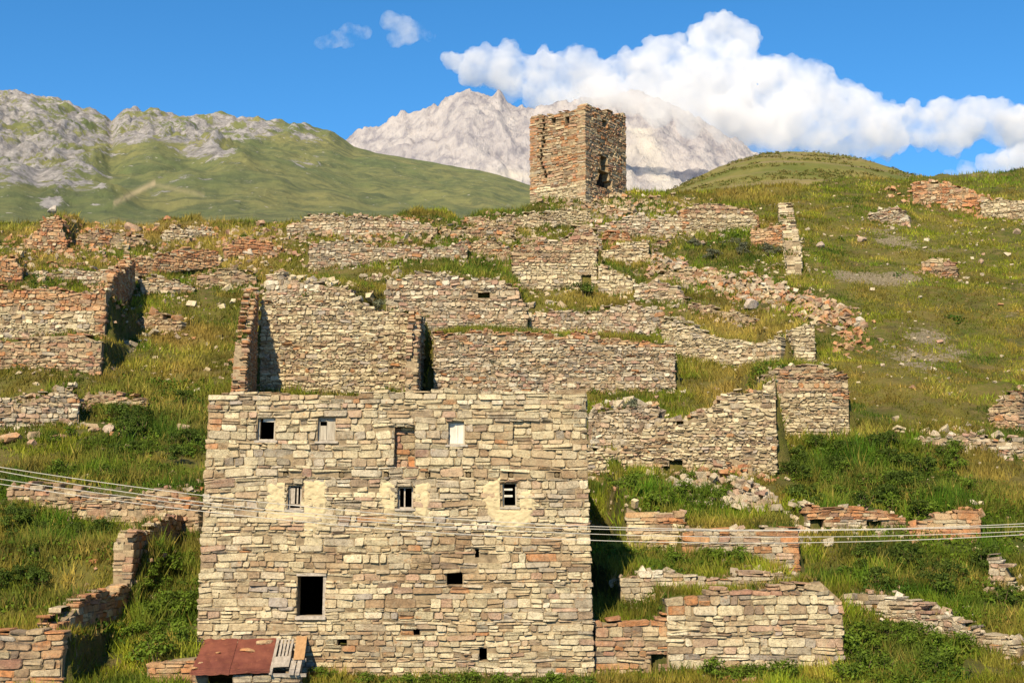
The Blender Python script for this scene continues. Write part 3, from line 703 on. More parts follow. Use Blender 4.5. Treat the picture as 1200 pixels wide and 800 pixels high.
n_st = 0
while n_st < 26:
    u_, v_ = random.choice(((random.uniform(0, 610), random.uniform(262, 332)), (random.uniform(630, 930), random.uniform(250, 380)), (random.uniform(0, 230), random.uniform(300, 480))))
    Y_ = D(v_); x_ = (u_ - 600) / F * Y_; L_ = random.uniform(1.4, 4.2)
    if any(-1 < (x_ - q.A.x) * q.e.x + (Y_ - q.A.y) * q.e.y < q.L + 1 and -2.0 < -((x_ - q.A.x) * q.n.x + (Y_ - q.A.y) * q.n.y) < 1.6 for q in WALLS): continue
    du = L_ / Y_ * F; dv = random.uniform(-5, 5); h_ = random.uniform(.35, 1.0)
    wall('stone_wall', 'low crumbled reddish brown wall stub half sunk in the grass of the upper slope', 'wall', (u_, v_), (u_ + du, v_ + dv), None, hgt=[(0, h_ * .3), (.2, h_), (.5, h_ * random.uniform(.5, 1)), (.8, h_ * random.uniform(.4, .9)), (1, .1)],
         group='crumbled wall stubs on the upper slope', th=.8, w0=.42, h0=.17, pal=random.choice(('red', 'brown', 'brown', 'grey')), rag=.3, jag=.35, slope=.3)
    n_st += 1

# ------------------------------------------------------------------ the tower on the crest
def tower():
    Yc = 117.0; Z0 = zrow(246, Yc); t = thing('stone_tower', 'square brown ruined tower on the crest against the far rock peak', 'tower')
    C = P(686, 236, Yc); C.z = Z0; phi = math.radians(34); Lw = 5.6; LR = 7.1
    eL = Vector((-math.cos(phi), math.sin(phi), 0)); eR = Vector((math.sin(phi), math.cos(phi), 0))
    cl = C + eL * Lw; cr = C + eR * LR; cb = C + eL * Lw + eR * LR
    def face(A_, B_, topsp, holesp, pal, pf=None, hgt=None, nm='wall'):
        e = (B_ - A_).normalized(); n = Vector((e.y, -e.x, 0))
        tp = [pix_plane(A_, e, n, *q) for q in topsp] if topsp else hgt
        hl_ = []
        for (u0, v0, u1, v1) in holesp:
            s0, z1 = pix_plane(A_, e, n, u0, v0); s1, z0 = pix_plane(A_, e, n, u1, v1); hl_.append((s0, z0, s1, z1))
        W_ = make_wall(A_, B_, tp, th=.75, sink=1.2, w0=.38, h0=.17, gap=.03, holes=hl_, pal=pal, palfn=pf, rag=.16, relief=.06, chamfer=False, miss=.025, jag=.22, rough=1.0)
        p_ = thing(nm, None, None); p_.parent = t; emit_wall(W_, p_, 0)
    zb = zrow(212, Yc)
    def pfl(s, z):
        if z < zb + .25 * math.sin(s * 1.7) + .5 * (1 - s / Lw) - .3: return 'pale'
        if s < .7: return 'red'
        return 'tan' if random.random() < .25 else ('red' if random.random() < .4 else 'brown')
    def pfr(s, z): return 'brown' if random.random() < .6 else ('tan' if random.random() < .5 else 'red')
    cracks = []; u = 635; 
    for i, v in enumerate(range(140, 206, 5)):
        u += random.choice((-2, -1, 1, 2, 2)) if i else 0; u = min(643, max(632, u)); cracks.append((u, v, u + 3, v + 3.2))
    face(cl, C, [(619,137),(630,136),(640,137),(645,133),(655,131),(668,130),(676,127),(684,123),(690,122)], [(646,139,651,144),(662,137,667,145)] + cracks, 'brown', pfl)
    face(C, cr, [(683,122),(690,122),(700,127),(712,130),(722,133),(734,134)], [(706,140,711,150),(703,181,712,199),(701,198,714,217),(704,190,713,202),(699,206,717,224)], 'brown', pfr)
    zt_ = zrow(136, Yc)
    face(cr, cb, None, [], 'brown', None, [(0, zt_), (Lw, zt_ + .2)]); face(cb, cl, None, [], 'brown', None, [(0, zt_ + .2), (LR, zt_)])
    W_ = Wall(); W_.A = C + eL * Lw * .5 + eR * LR * .5; W_.tower = Lw * .8; return W_
TW = tower()

# ------------------------------------------------------------------ shed against the house
def shed():
    t = thing('shed', 'low lean-to shed with rusty metal roof at the foot of the house', 'shed')
    YB, YF = 40.85, 38.4; zb, zf = zrow(748, YB), zrow(789, YF)
    def R(u, f, up=0.0):            # u: pixel column at mid depth -> x; f: 0 back .. 1 front
        Yy = YB + (YF - YB) * f; v = 748 + 41 * f
        p = P(u, v, Yy); p.z += up; return p
    def sheet(q, name, mat, th=0.02, wav=0.012):
        m = MB(); nu, nf = 10, 8; V = []
        (u00, f00), (u10, f10), (u11, f11), (u01, f01) = q
        top = []; 
        for up in (0, -th):
            for j in range(nf + 1):
                for i in range(nu + 1):
                    a, b = i / nu, j / nf
                    u = (u00*(1-a)+u10*a)*(1-b)+(u01*(1-a)+u11*a)*b; f = (f00*(1-a)+f10*a)*(1-b)+(f01*(1-a)+f11*a)*b
                    V.append(R(u, f, up + (float(N1(u*.15, f*5)) - .5) * wav * 3))
        n = (nu + 1) * (nf + 1); Fs = []
        for j in range(nf):
            for i in range(nu):
                k = j * (nu + 1) + i; Fs += [[k, k + nu + 1, k + nu + 2, k + 1], [n + k, n + k + 1, n + k + nu + 2, n + k + nu + 1]]
        per = [i for i in range(nu)] + [nu + j * (nu + 1) for j in range(nf)] + [n - 1 - i for i in range(nu)] + [(nf - j) * (nu + 1) for j in range(nf)]
        for i in range(len(per)): a, b = per[i], per[(i + 1) % len(per)]; Fs.append([a, b, n + b, n + a])
        m.add(V, Fs); return m.build(name, mat, t)
    sheet([(240,0),(279,.0),(268,1),(222,1)], 'metal_sheet', M['rust'], wav=.02)
    sheet([(279.6,.0),(324,-.02),(316,.97),(268.6,.98)], 'metal_sheet', M['rust'], wav=.02)
    def plank(u0, f0, u1, f1, wpx, mat, up=.03, th=.035):
        sheet([(u0, f0), (u0 + wpx, f0), (u1 + wpx, f1), (u1, f1)], 'plank', mat, th, .004)
    plank(324.6, -.02, 315, 1.0, 3.4, M['grey_wood']); 
    for i in range(4): plank(329.5 + i * 4.2, 0.0, 325 + i * 4.0, .58, 2.6, M['grey_wood'])
    m = sheet([(322,.55),(341,.52),(338.5,.8),(318.8,.82)], 'plank', M['grey_wood'], .03, .004); m.location.z += .035
    plank(347.5, -.08, 344, .56, 12.5, M['brown_wood']); plank(341.5, .62, 338, 1.0, 6, M['grey_wood']); plank(349, .62, 345.5, 1.0, 5, M['grey_wood'])
    # rafters under the planks
    for f in (.08, .5, .93):
        m = MB(); a, b = R(318, f, -.05), R(359, f, -.05); ex = (b - a).normalized()
        m.box(a, ex, Vector((0, 1, 0)), Vector((0, 0, 1)), 0, (b - a).length, -.05, .05, -.09, -.005); m.build('rafter', M['grey_wood'], t)
    # stone walls
    def sw(ua, ub, va, vb, Ya, Yb, pal):
        A_ = P(ua, va, Ya); B_ = P(ub, va, Yb); e = (Vector((B_.x - A_.x, B_.y - A_.y, 0))); L_ = e.length; e /= L_; n = Vector((e.y, -e.x, 0))
        W_ = make_wall(A_, B_, [(0, zrow(vb[0], Ya)), (L_, zrow(vb[1], Yb))], th=.4, sink=.6, w0=.45, h0=.15, gap=.025, pal=pal, rag=.03)
        p_ = thing('wall', None, None); p_.parent = t; emit_wall(W_, p_, 12)
    sw(272, 351, 815, (790.5, 790.5), 38.55, 38.55, 'grey')
    sw(352, 352.5, 800, (791, 755), 38.65, 40.7, 'grey')
    sw(228, 226, 800, (755, 791), 40.6, 38.9, 'brown')
    # loose stones lying on the roof
    for (u, f, w_, lab) in ((255, .42, .19, 'small orange stone near the left end of the rusty shed roof'), (291, .36, .36, 'flat orange slab stone in the middle of the rusty shed roof'), (309, .12, .42, 'long pale orange stone near the top of the rusty shed roof'),
                            (262, .03, .14, 'little reddish stone against the house wall above the shed roof'), (228, .86, .26, 'orange stone at the lower left corner of the shed roof'), (235, .70, .16, 'small brown stone at the left edge of the shed roof')):
        p_ = R(u, f); me = rock_mesh(w_, .55, .28); me.materials.append(M['stone_piece'])
        o = obj('loose_stone', me, None, label=lab, cat='stone', group='stones weighing down the shed roof'); o.location = p_ + Vector((0, 0, w_ * .1)); o.color = (*random.choice(((.45,.24,.11), (.42,.27,.15), (.40,.20,.09))), 1)
        o.rotation_euler = (.2, 0, random.uniform(-.4, .4))
ICO = None
def ico_(): return ico()
def ico():
    global ICO
    if ICO is None:
        bm = bmesh.new(); bmesh.ops.create_icosphere(bm, subdivisions=1, radius=1)
        ICO = (np.array([v.co[:] for v in bm.verts]), np.array([[v.index for v in f.verts] for f in bm.faces])); bm.free()
    return ICO
BOXV = np.array([[-1,-1,-1],[1,-1,-1],[1,1,-1],[-1,1,-1],[-1,-1,1],[1,-1,1],[1,1,1],[-1,1,1]], float)
BOXT = np.array([[0,3,2],[0,2,1],[4,5,6],[4,6,7],[0,1,5],[0,5,4],[1,2,6],[1,6,5],[2,3,7],[2,7,6],[3,0,4],[3,4,7]])
def rock_verts(w_, fy, fz):
    V = BOXV * (1 + RS.uniform(-.38, .22, (8, 3))) * np.array([w_ * .5, w_ * .5 * fy * RS.uniform(.7, 1.2), w_ * .5 * fz * RS.uniform(.6, 1.5)])
    a, b = RS.normal(0, .35, 2); V = np.stack([V[:, 0], V[:, 1] * math.cos(a) - V[:, 2] * math.sin(a), V[:, 1] * math.sin(a) + V[:, 2] * math.cos(a)], 1)
    return np.stack([V[:, 0] * math.cos(b) - V[:, 2] * math.sin(b), V[:, 1], V[:, 0] * math.sin(b) + V[:, 2] * math.cos(b)], 1)
def rock_mesh(w_, fy, fz):
    bm = bmesh.new(); bmesh.ops.create_icosphere(bm, subdivisions=2, radius=1)
    V = np.array([v.co[:] for v in bm.verts])
    for _ in range(14):
        d = RS.normal(size=3); d /= np.linalg.norm(d); k = RS.uniform(.38, .72); h = V @ d; V = V - np.outer(np.maximum(0, h - k), d)
    V = V * np.array([w_ * .72, w_ * .72 * fy * 1.1, w_ * .72 * fz * 1.3])
    for v, c in zip(bm.verts, V): v.co = c
    me = bpy.data.meshes.new('stone'); bm.to_mesh(me); bm.free(); return me
shed()
wall('stone_wall', 'small orange wall stub at the left end of the shed', 'wall', (171, 815), (226, 815), [(171,778),(190,776),(205,772),(226,773)], ya=39.3, yb=39.3, th=.7, w0=.38, h0=.17, pal='red', rag=.12, single=30, slope=.2, fade=6, maxd=1.5)

# ------------------------------------------------------------------ terrain
BLOBS = {   # image areas of the slope with their own ground cover: (u, v, ru, rv, weight)
 'herb': [(90,640,80,22,.9),(40,715,70,16,.9),(60,655,60,14,.8),(30,700,60,14,1.0),(165,500,75,60,1),(110,560,60,25,.7),(60,615,75,28,1),(20,580,30,25,.6),(200,700,42,110,1.2),(1010,545,95,40,1.2),(1060,590,80,25,.8),(1090,690,110,45,1),(1060,770,90,35,1.2),(960,600,40,20,.6),
          (800,582,70,22,.9),(800,655,80,20,1),(560,448,70,12,1),(380,456,60,9,1.2),(60,330,50,10,1),(750,712,45,14,1),(850,285,60,18,.6),(860,340,80,18,.5),(560,300,45,22,.5),(920,440,70,20,.5),(640,250,60,14,.4),(1150,620,60,40,.6),(890,760,60,25,.5)],
 'dry':  [(215,405,45,50,1),(150,270,130,22,.9),(60,300,60,20,.7),(850,450,45,32,.9),(870,375,70,22,.8),(330,300,90,40,.5),(560,275,60,14,.5),(190,760,25,22,1.2),(120,650,40,10,.3),(1100,480,80,30,.5),(1180,760,40,40,.6),(1150,560,50,30,.5),(890,225,80,10,.4),(700,340,80,20,.4),(430,355,60,10,.6)],
 'soil': [(1040,325,60,9,1.4),(1090,425,50,14,.9),(1080,395,25,8,.7),(1000,455,60,10,.6),(70,675,65,28,.3),(150,420,40,14,.7),(690,250,60,16,.6),(1050,280,60,12,.5),(200,420,20,20,.5),(860,345,100,14,.4),(760,320,50,14,.5)],
}
def cover(X, Y, Z):
    u, v = proj(X, Y, Z); out = {}
    nz = N3.fbm(X / 2.5, Y / 4.5, 4); n9 = N2.fbm(X / 5 + 9, Y / 3.5, 4); n8 = N4.fbm(X / 3.2, Y / 2.2 + 5, 4)
    for k, bl in BLOBS.items():
        r = np.zeros_like(u)
        for (a, b, ru, rv, w_) in bl: r = r + w_ * np.exp(-(((u - a) / ru) ** 2 + ((v - b) / rv) ** 2) * 1.1)
        out[k] = np.clip(r * (0.5 + nz) + ({'herb': nz, 'dry': n9, 'soil': n8}[k] - .52) * {'herb': .8, 'dry': 1.7, 'soil': 1.6}[k], 0, 1.3)
    return out
def settle_fills():
    # the ground behind a wall must reach the foot of the next wall up, not bury it
    for fl in FILLS:
        for W_ in WALLS:
            for q in np.linspace(.05, .95, 9):
                p = W_.A.lerp(W_.B, q); dx, dy = p.x - fl.A.x, p.y - fl.A.y
                s_ = dx * fl.e.x + dy * fl.e.y; d = -(dx * fl.n.x + dy * fl.n.y)
                if -.3 < s_ < fl.L + .3 and 1.0 < d < fl.maxd + 2:
                    lim = (p.z + .1 - (min(float(np.interp(s_, fl.ts, fl.tz)), fl.tzmax) - fl.drop)) / d
                    fl.slope = max(-.06, min(fl.slope, lim))
settle_fills()
def terrain():
    a = np.concatenate([np.linspace(-3, -.62, 40)[:-1], np.linspace(-.62, .62, 460), np.linspace(.62, 3, 40)[1:]])
    y = np.concatenate([np.linspace(-40, 30, 24)[:-1], np.geomspace(30, 150, 430), np.geomspace(150, 2500, 50)[1:]])
    Yg, Ag = np.meshgrid(y, a, indexing='ij'); sp = np.maximum(Yg, 30); Xg = Ag * sp
    Z = zt(Xg.ravel(), Yg.ravel()); X = Xg.ravel(); Y = Yg.ravel()
    V = np.stack([X, Y, Z], 1); ny, na = Yg.shape
    i = np.arange(ny * na).reshape(ny, na); Q = np.stack([i[:-1, :-1], i[:-1, 1:], i[1:, 1:], i[1:, :-1]], -1).reshape(-1, 4)
    cv = cover(X, np.maximum(Y, 1), Z); C = np.stack([np.clip(cv['herb'], 0, 1), np.clip(cv['dry'], 0, 1), np.clip(cv['soil'], 0, 1)], 1)
    m, t, b = new_mat('slope_ground'); p = pos(t)
    at = t.nodes.new('ShaderNodeVertexColor'); at.layer_name = 'cover'; sep = t.nodes.new('ShaderNodeSeparateColor'); t.links.new(at.outputs[0], sep.inputs[0])
    n1 = tnoise(t, .35, 8, .65, p); n2 = tnoise(t, 2.5, 8, .7, p); n3 = tnoise(t, 9, 6, .7, p)
    c = mix(t, ramp(t, n1, [(.35, 0.), (.65, 1.)]), (.060, .082, .010), (.135, .13, .022))
    c = mix(t, ramp(t, n2, [(.48, 0.), (.68, .8)]), c, (.19, .135, .065))
    mp = t.nodes.new('ShaderNodeMapping'); mp.inputs['Scale'].default_value = (.22, .9, 1.2); t.links.new(p, mp.inputs[0])
    c = mix(t, ramp(t, tnoise(t, 1.0, 8, .7, mp.outputs[0]), [(.5, 0.), (.64, .75)]), c, (.16, .115, .05))
    c = mix(t, ramp(t, tnoise(t, .55, 8, .72, p), [(.53, 0.), (.62, .75)]), c, (.14, .095, .04))
    c = mix(t, ramp(t, tnoise(t, 1.1, 8, .75, p), [(.5, 0.), (.62, .7)]), c, (.04, .05, .012))
    c = mix(t, sep.outputs[0], c, (.035, .062, .008)); c = mix(t, sep.outputs[1], c, (.20, .155, .04))
    so = mix(t, ramp(t, n3, [(.4, 0.), (.6, 1.)]), (.13, .105, .06), (.29, .245, .17)); sm = nnode(t, 'ShaderNodeMath', operation='MULTIPLY_ADD'); sm.inputs[1].default_value = 1.6; t.links.new(n2, sm.inputs[0]); t.links.new(sep.outputs[2], sm.inputs[2])
    sh = nnode(t, 'ShaderNodeMath', operation='MULTIPLY'); sh.inputs[1].default_value = .4; t.links.new(sm.outputs[0], sh.inputs[0])
    c = mix(t, ramp(t, sh.outputs[0], [(.50, 0.), (.56, 1.)]), c, so)
    c = mix(t, ramp(t, n3, [(.3, .75), (.7, 0.)]), c, mix(t, .5, c, (.02, .02, .008)))
    t.links.new(c, b.inputs['Base Color']); bump(t, b, n3, .9, .12)
    me = mesh_np('ground', V, Q, None, None, m, True); add_col(me, C, 'cover')
    obj('ground', me, None, kind='structure')
terrain()
def blocked(X, Y, pad=.03):
    bad = (X > hA.x - .1) & (X < hB.x + .1) & (Y > HY - .15) & (Y < HY + HDEEP + .1)
    for W_ in WALLS:
        s = (X - W_.A.x) * W_.e.x + (Y - W_.A.y) * W_.e.y; d = -((X - W_.A.x) * W_.n.x + (Y - W_.A.y) * W_.n.y)
        bad |= (s > -.1) & (s < W_.L + .1) & (d > -pad - .1) & (d < W_.th * .75)
    bad |= np.hypot(X - TW.A.x, Y - TW.A.y) < TW.tower * .9
    xs0, xs1 = P(222, 790, 38.4).x, P(352, 790, 40).x
    bad |= (X > xs0 - .1) & (X < xs1 + .1) & (Y > 38.3) & (Y < 41)
    return bad
# ------------------------------------------------------------------ grass
def scatter(n, ymin=33, ymax=140, amax=.50, pw=1.0):
    q = RS.rand(n)
    if pw == 1.0: Y = ymin * (ymax / ymin) ** q
    else: Y = (ymin ** (1 - pw) + q * (ymax ** (1 - pw) - ymin ** (1 - pw))) ** (1 / (1 - pw))
    X = RS.uniform(-amax, amax, n) * Y
    return X, Y
def grass():
    X, Y = scatter(205000, pw=.55); Z = zt(X, Y); cv = cover(X, Y, Z); n2 = N2.fbm(X / 1.3, Y / 1.3, 3)
    keep = ~blocked(X, Y) & (RS.rand(len(X)) > cv['soil'] * .95) & (n2 > .36)
    X, Y, Z, n2 = X[keep], Y[keep], Z[keep], n2[keep]; herb, dry = cv['herb'][keep], cv['dry'][keep]
    n = len(X); K = 6
    hh = (.10 + .22 * RS.rand(n)) * (1 + .9 * herb) * (.55 + n2) * (.8 + .004 * Y) * np.where((X / Y > .21) & (Y > 68), .62, 1.0)
    big = N1.fbm(X / 6, Y / 6, 3)
    g0 = np.array([.078, .125, .008]); g1 = np.array([.17, .185, .014]); gh = np.array([.058, .122, .008]); gd = np.array([.26, .19, .045])
    f = np.clip((big - .3) / .4 + RS.normal(0, .22, n), 0, 1)[:, None]
    C = g0 * (1 - f) + g1 * f; C = C * (1 - herb[:, None].clip(0, 1)) + gh * herb[:, None].clip(0, 1)
    ru = np.clip((N4.fbm(X / 2.6 + 31, Y / 2.0, 4) - .54) * 7, 0, .55)[:, None] * (1 - .8 * herb[:, None].clip(0, 1)); C = C * (1 - ru) + np.array([.16, .092, .024]) * ru
    dk = np.clip((N1.fbm(X / 3.4 + 77, Y / 2.6, 4) - .55) * 9, 0, .8)[:, None]; C = C * (1 - dk) + np.array([.036, .066, .008]) * dk
    dd = np.clip(dry * 1.1 + (RS.rand(n) < .09) * .6, 0, 1)[:, None]; C = C * (1 - dd) + gd * dd
    st_ = N1.fbm(X / 5 + 40, Y / 1.0, 4); C = np.where((st_ > .56)[:, None], C * .6 + np.array([.17, .12, .03]) * .4, C) * np.clip(.45 + 1.15 * N3.fbm(X / 4 + 9, Y / 1.3, 4), .55, 1.4)[:, None]; tus = N4.fbm(X / .9, Y / .9, 3); C = C * (RS.uniform(.75, 1.3, n) * np.clip(.35 + 1.4 * tus, .5, 1.5))[:, None] * 1.12; hh = hh * np.clip(.3 + 1.5 * tus, .5, 1.6)
    X = np.repeat(X, K); Y = np.repeat(Y, K); hh = np.repeat(hh, K) * RS.uniform(.5, 1.25, n * K); C = np.repeat(C, K, 0)
    r = .04 + .0022 * Y
    X = X + RS.normal(0, 1, n * K) * r; Y = Y + RS.normal(0, 1, n * K) * r; Z = zt(X, Y)
    ok = ~blocked(X, Y); X, Y, Z, hh, C = X[ok], Y[ok], Z[ok], hh[ok], C[ok]; m = len(X)
    th = RS.rand(m) * 6.283; wd = (.012 + .00032 * Y) * RS.uniform(.6, 1.3, m)
    le = RS.normal(0, .35, (m, 2)) * hh[:, None]
    b = np.stack([X, Y, Z - .03], 1); dx = np.stack([np.cos(th) * wd, np.sin(th) * wd, np.zeros(m)], 1)
    tip = b + np.stack([le[:, 0], le[:, 1], hh], 1)
    V = np.empty((m, 3, 3)); V[:, 0] = b - dx; V[:, 1] = b + dx; V[:, 2] = tip
    T = np.arange(m * 3).reshape(m, 3)
    obj('grass', mesh_np('grass', V.reshape(-1, 3), None, T, np.repeat(C, 3, 0), M['blade']), None, kind='stuff')
grass()
def wall_grass():
    xs, hs2 = [], []
    for W_ in WALLS:
        n = int(W_.L * 26)
        for _ in range(n):
            s = random.uniform(-.1, W_.L + .1); topside = random.random() < .5
            if topside:
                if float(N3.fbm(s * .5 + W_.A.x, 3.0 + W_.A.y, 2)) < .47: continue
                p = W_.pt(min(max(s, .05), W_.L - .05), 0, -random.uniform(.12, W_.th)) if False else W_.A + W_.e * s - W_.n * random.uniform(.15, W_.th); z = W_.top(min(max(s, 0), W_.L)) - .06
            else:
                p = W_.A + W_.e * s + W_.n * abs(random.gauss(.12, .18)); z = None
            xs.append((p.x, p.y, z if z is not None else np.nan)); hs2.append(random.uniform(.12, .42) * (.8 if topside else 1.0))
    P0 = np.array(xs); nn_ = np.isnan(P0[:, 2]); P0[nn_, 2] = zt(P0[nn_, 0], P0[nn_, 1]) - .03; K = 7; m = len(P0) * K; P_ = np.repeat(P0, K, 0); hh = np.repeat(np.array(hs2), K) * RS.uniform(.4, 1.2, m)
    P_[:, :2] += RS.normal(0, .07, (m, 2)); dry = (RS.rand(len(P0)) < .4)[:, None]
    C = np.where(dry, np.array([[.24, .18, .06]]), np.array([[.075, .115, .010]])) * RS.uniform(.7, 1.3, (len(P0), 1)); C = np.repeat(C, K, 0)
    th = RS.rand(m) * 6.283; wd = (.012 + .0003 * P_[:, 1]) * RS.uniform(.6, 1.3, m); le = RS.normal(0, .4, (m, 2)) * hh[:, None]
    dx = np.stack([np.cos(th) * wd, np.sin(th) * wd, np.zeros(m)], 1); V = np.empty((m, 3, 3)); V[:, 0] = P_ - dx; V[:, 1] = P_ + dx; V[:, 2] = P_ + np.stack([le[:, 0], le[:, 1], hh], 1)
    obj('wall_grass', mesh_np('wall_grass', V.reshape(-1, 3), None, np.arange(m * 3).reshape(m, 3), np.repeat(C, 3, 0), M['blade']), None, kind='stuff')
wall_grass()
def fallen_stones():
    V0, F0 = BOXV, BOXT; nv = 8; VV, CC, G = [], [], []
    for W_ in WALLS:
        if W_.A.y < 43: continue
        for _ in range(int(10 + W_.L * 7)):
            s = random.uniform(-.5, W_.L + .5); r = random.random(); sz = random.choice((.12, .16, .2, .26, .34))
            if r < .5: p = W_.A + W_.e * s + W_.n * abs(random.gauss(.1, .5)); z = sz * .1; gnd = 1
            elif r < .8: s = min(max(s, 0), W_.L); p = W_.A + W_.e * s - W_.n * random.uniform(.1, W_.th); z = W_.top(s) + sz * .05; gnd = 0
            else: p = W_.A + W_.e * s - W_.n * (W_.th + abs(random.gauss(.3, .6))); z = sz * .1; gnd = 1
            G.append((p.x, p.y, gnd)); a = random.random() * 6.28; v = rock_verts(sz, .8, .5); v = np.stack([v[:, 0] * math.cos(a) - v[:, 1] * math.sin(a), v[:, 0] * math.sin(a) + v[:, 1] * math.cos(a), v[:, 2]], 1)
            VV.append(v + np.array([p.x, p.y, z])); CC.append(np.repeat(np.array([pick(PAL[W_.pal])]), nv, 0))
    G = np.array(G); VV = list((np.array(VV) + np.stack([np.zeros(len(G)), np.zeros(len(G)), zt(G[:, 0], G[:, 1]) * G[:, 2]], 1)[:, None, :]))
    X, Y = scatter(7000, ymin=44, pw=.7); bad = blocked(X, Y); Z = zt(X, Y); q = N2.fbm(X / 6, Y / 6, 3)
    for x, y, z, b_, f in zip(X, Y, Z, bad, q):
        uu = 600 + F * x / y
        if b_ or f < (.43 if uu < 960 and y > 76 else .60): continue
        sz = .09 + (.34 if uu < 960 else .2) * random.random() ** 3; VV.append(rock_verts(sz, .9, .5) + np.array([x, y, z + .02])); CC.append(np.repeat(np.array([pick(PAL[random.choice(('grey', 'brown', 'cream'))])]), nv, 0))
    n = len(VV); Tt = (F0[None] + (np.arange(n) * nv)[:, None, None]).reshape(-1, 3)
    obj('rubble', mesh_np('rubble', np.concatenate(VV), None, Tt, np.concatenate(CC), M['stone']), None, kind='stuff', label='fallen stones lying about the ruined walls')
fallen_stones()
def leaves_cloud(P0, r, nl, size, col, flat=.8):
    """nl leaf-shaped quads spread through the volume of a mound at each P0"""
    n = len(P0); m = n * nl
    d = RS.normal(size=(m, 3)); d /= np.linalg.norm(d, axis=1)[:, None]; d[:, 2] = np.abs(d[:, 2]); rad = RS.rand(m) ** .4
    rr = np.repeat(r, nl)
    c = np.repeat(P0, nl, 0) + d * (rad * rr)[:, None] * np.array([1, 1, flat])
    t1 = RS.normal(size=(m, 3)); t1 /= np.linalg.norm(t1, axis=1)[:, None]
    nn = d + RS.normal(0, .5, (m, 3)); t2 = np.cross(nn, t1); t2 /= np.linalg.norm(t2, axis=1)[:, None] + 1e-6; t1 = np.cross(t2, nn); t1 /= np.linalg.norm(t1, axis=1)[:, None] + 1e-6
    s = np.repeat(size, nl)[:, None] * RS.uniform(.6, 1.3, (m, 1))
    V = np.empty((m, 4, 3)); V[:, 0] = c - t1 * s; V[:, 1] = c + t2 * s * .5; V[:, 2] = c + t1 * s; V[:, 3] = c - t2 * s * .5
    C = np.repeat(col, nl, 0) * RS.uniform(.7, 1.35, (m, 1))
    return V.reshape(-1, 3), np.arange(m * 4).reshape(m, 4), np.repeat(C, 4, 0)
def undergrowth():
    X, Y = scatter(42000, pw=.9, ymax=110); Z = zt(X, Y); cv = cover(X, Y, Z); n2 = N4.fbm(X / 1.6, Y / 1.6, 3)
    keep = ~blocked(X, Y, .15) & (cv['herb'] + (n2 - .5) * 1.2 > .46); X, Y, Z, n2 = X[keep], Y[keep], Z[keep], n2[keep]
    r = RS.uniform(.12, .32, len(X)) * (.6 + n2); f = np.clip((N1.fbm(X / 3, Y / 3, 3) - .35) / .3, 0, 1)[:, None]
    C = np.array([.042, .088, .008]) * (1 - f) + np.array([.105, .158, .012]) * f
    V, Q, C = leaves_cloud(np.stack([X, Y, Z], 1), r, 13, .035 + .0007 * Y, C, 1.1)
    obj('undergrowth', mesh_np('undergrowth', V, Q, None, C, M['leaf']), None, kind='stuff')
undergrowth()
# ------------------------------------------------------------------ shrubs
def shrub_meshes(col, n_cl=9, seed=0):
    P0 = []
    for i in range(n_cl):
        a = random.uniform(0, 6.28); r = random.uniform(.05, .42); P0.append((math.cos(a) * r, math.sin(a) * r, random.uniform(.15, .62)))
    V, Q, C = leaves_cloud(np.array(P0), RS.uniform(.16, .34, n_cl), 70, np.full(n_cl, .05), np.array(col)[None, :] * RS.uniform(.65, 1.3, (n_cl, 1)), .9)
    me = mesh_np('foliage', V, Q, None, C, M['leaf'])
    m = MB()
    for k in range(4):
        a = k * 1.6 + random.random(); tip = Vector((math.cos(a) * .25, math.sin(a) * .25, .5)); base = Vector((0, 0, -.15)); r = .02
        vs = [base + Vector((r * math.cos(j * 2.09), r * math.sin(j * 2.09), 0)) for j in range(3)] + [tip + Vector((r * .4 * math.cos(j * 2.09), r * .4 * math.sin(j * 2.09), 0)) for j in range(3)]
        m.add(vs, [[0,1,4,3],[1,2,5,4],[2,0,3,5]])
    st = mesh_py('stem', m.V, m.F, M['stem'])
    return me, st
KINDS = {'dark': [shrub_meshes((.062, .098, .012)) for _ in range(3)], 'green': [shrub_meshes((.09, .14, .013)) for _ in range(3)], 'grey': [shrub_meshes((.115, .125, .075)) for _ in range(3)]}
def shrub(p, size, kind, label, group=None, hz=1.0):
    me, st = random.choice(KINDS[kind]); t = thing('shrub', label, 'shrub', group); t.location = p; t.rotation_euler.z = random.uniform(0, 6.28); t.scale = (size, size, size * hz)
    obj('foliage', me, t); obj('stem', st, t); return t
def shrubs(region, n, size, kind, label, group, hz=1.0):
    u0, v0, u1, v1 = region; k = 0; tries = 0
    while k < n and tries < n * 6:
        tries += 1; p = ground_at(random.uniform(u0, u1), random.uniform(v0, v1))
        if blocked(np.array([p.x]), np.array([p.y]), .2)[0]: continue
        shrub(p, size * random.uniform(.7, 1.3), kind, label, group, hz); k += 1
shrubs((925, 522, 1110, 612), 36, 1.05, 'dark', 'dark green shrub in the thicket below the square pale block', 'shrubs of the thicket below the square block', .85)
shrubs((930, 525, 1140, 615), 30, .85, 'green', 'lighter green shrub among the dark thicket below the square pale block', 'lighter shrubs of the thicket')
shrubs((0, 655, 50, 695), 7, .9, 'dark', 'added dark bush standing in for shade under the grassy bank at the left edge', 'bushes added for shade under the left bank')  # dark bushes added here to stand in for the shadow under the bank
shrubs((60, 480, 225, 565), 22, .8, 'green', 'low bright green shrub on the slope left of the house', 'low bright shrubs left of the house')
shrubs((130, 470, 225, 560), 14, 1.1, 'dark', 'dark green shrub on the slope left of the house', 'shrubs on the slope left of the house')
shrubs((150, 640, 226, 790), 22, .9, 'green', 'leafy green shrub in the gully between the house and the left walls', 'shrubs in the gully beside the house')
shrubs((990, 735, 1150, 798), 20, .9, 'green', 'bright green shrub at the lower right below the pale rubble wall', 'shrubs at the lower right')
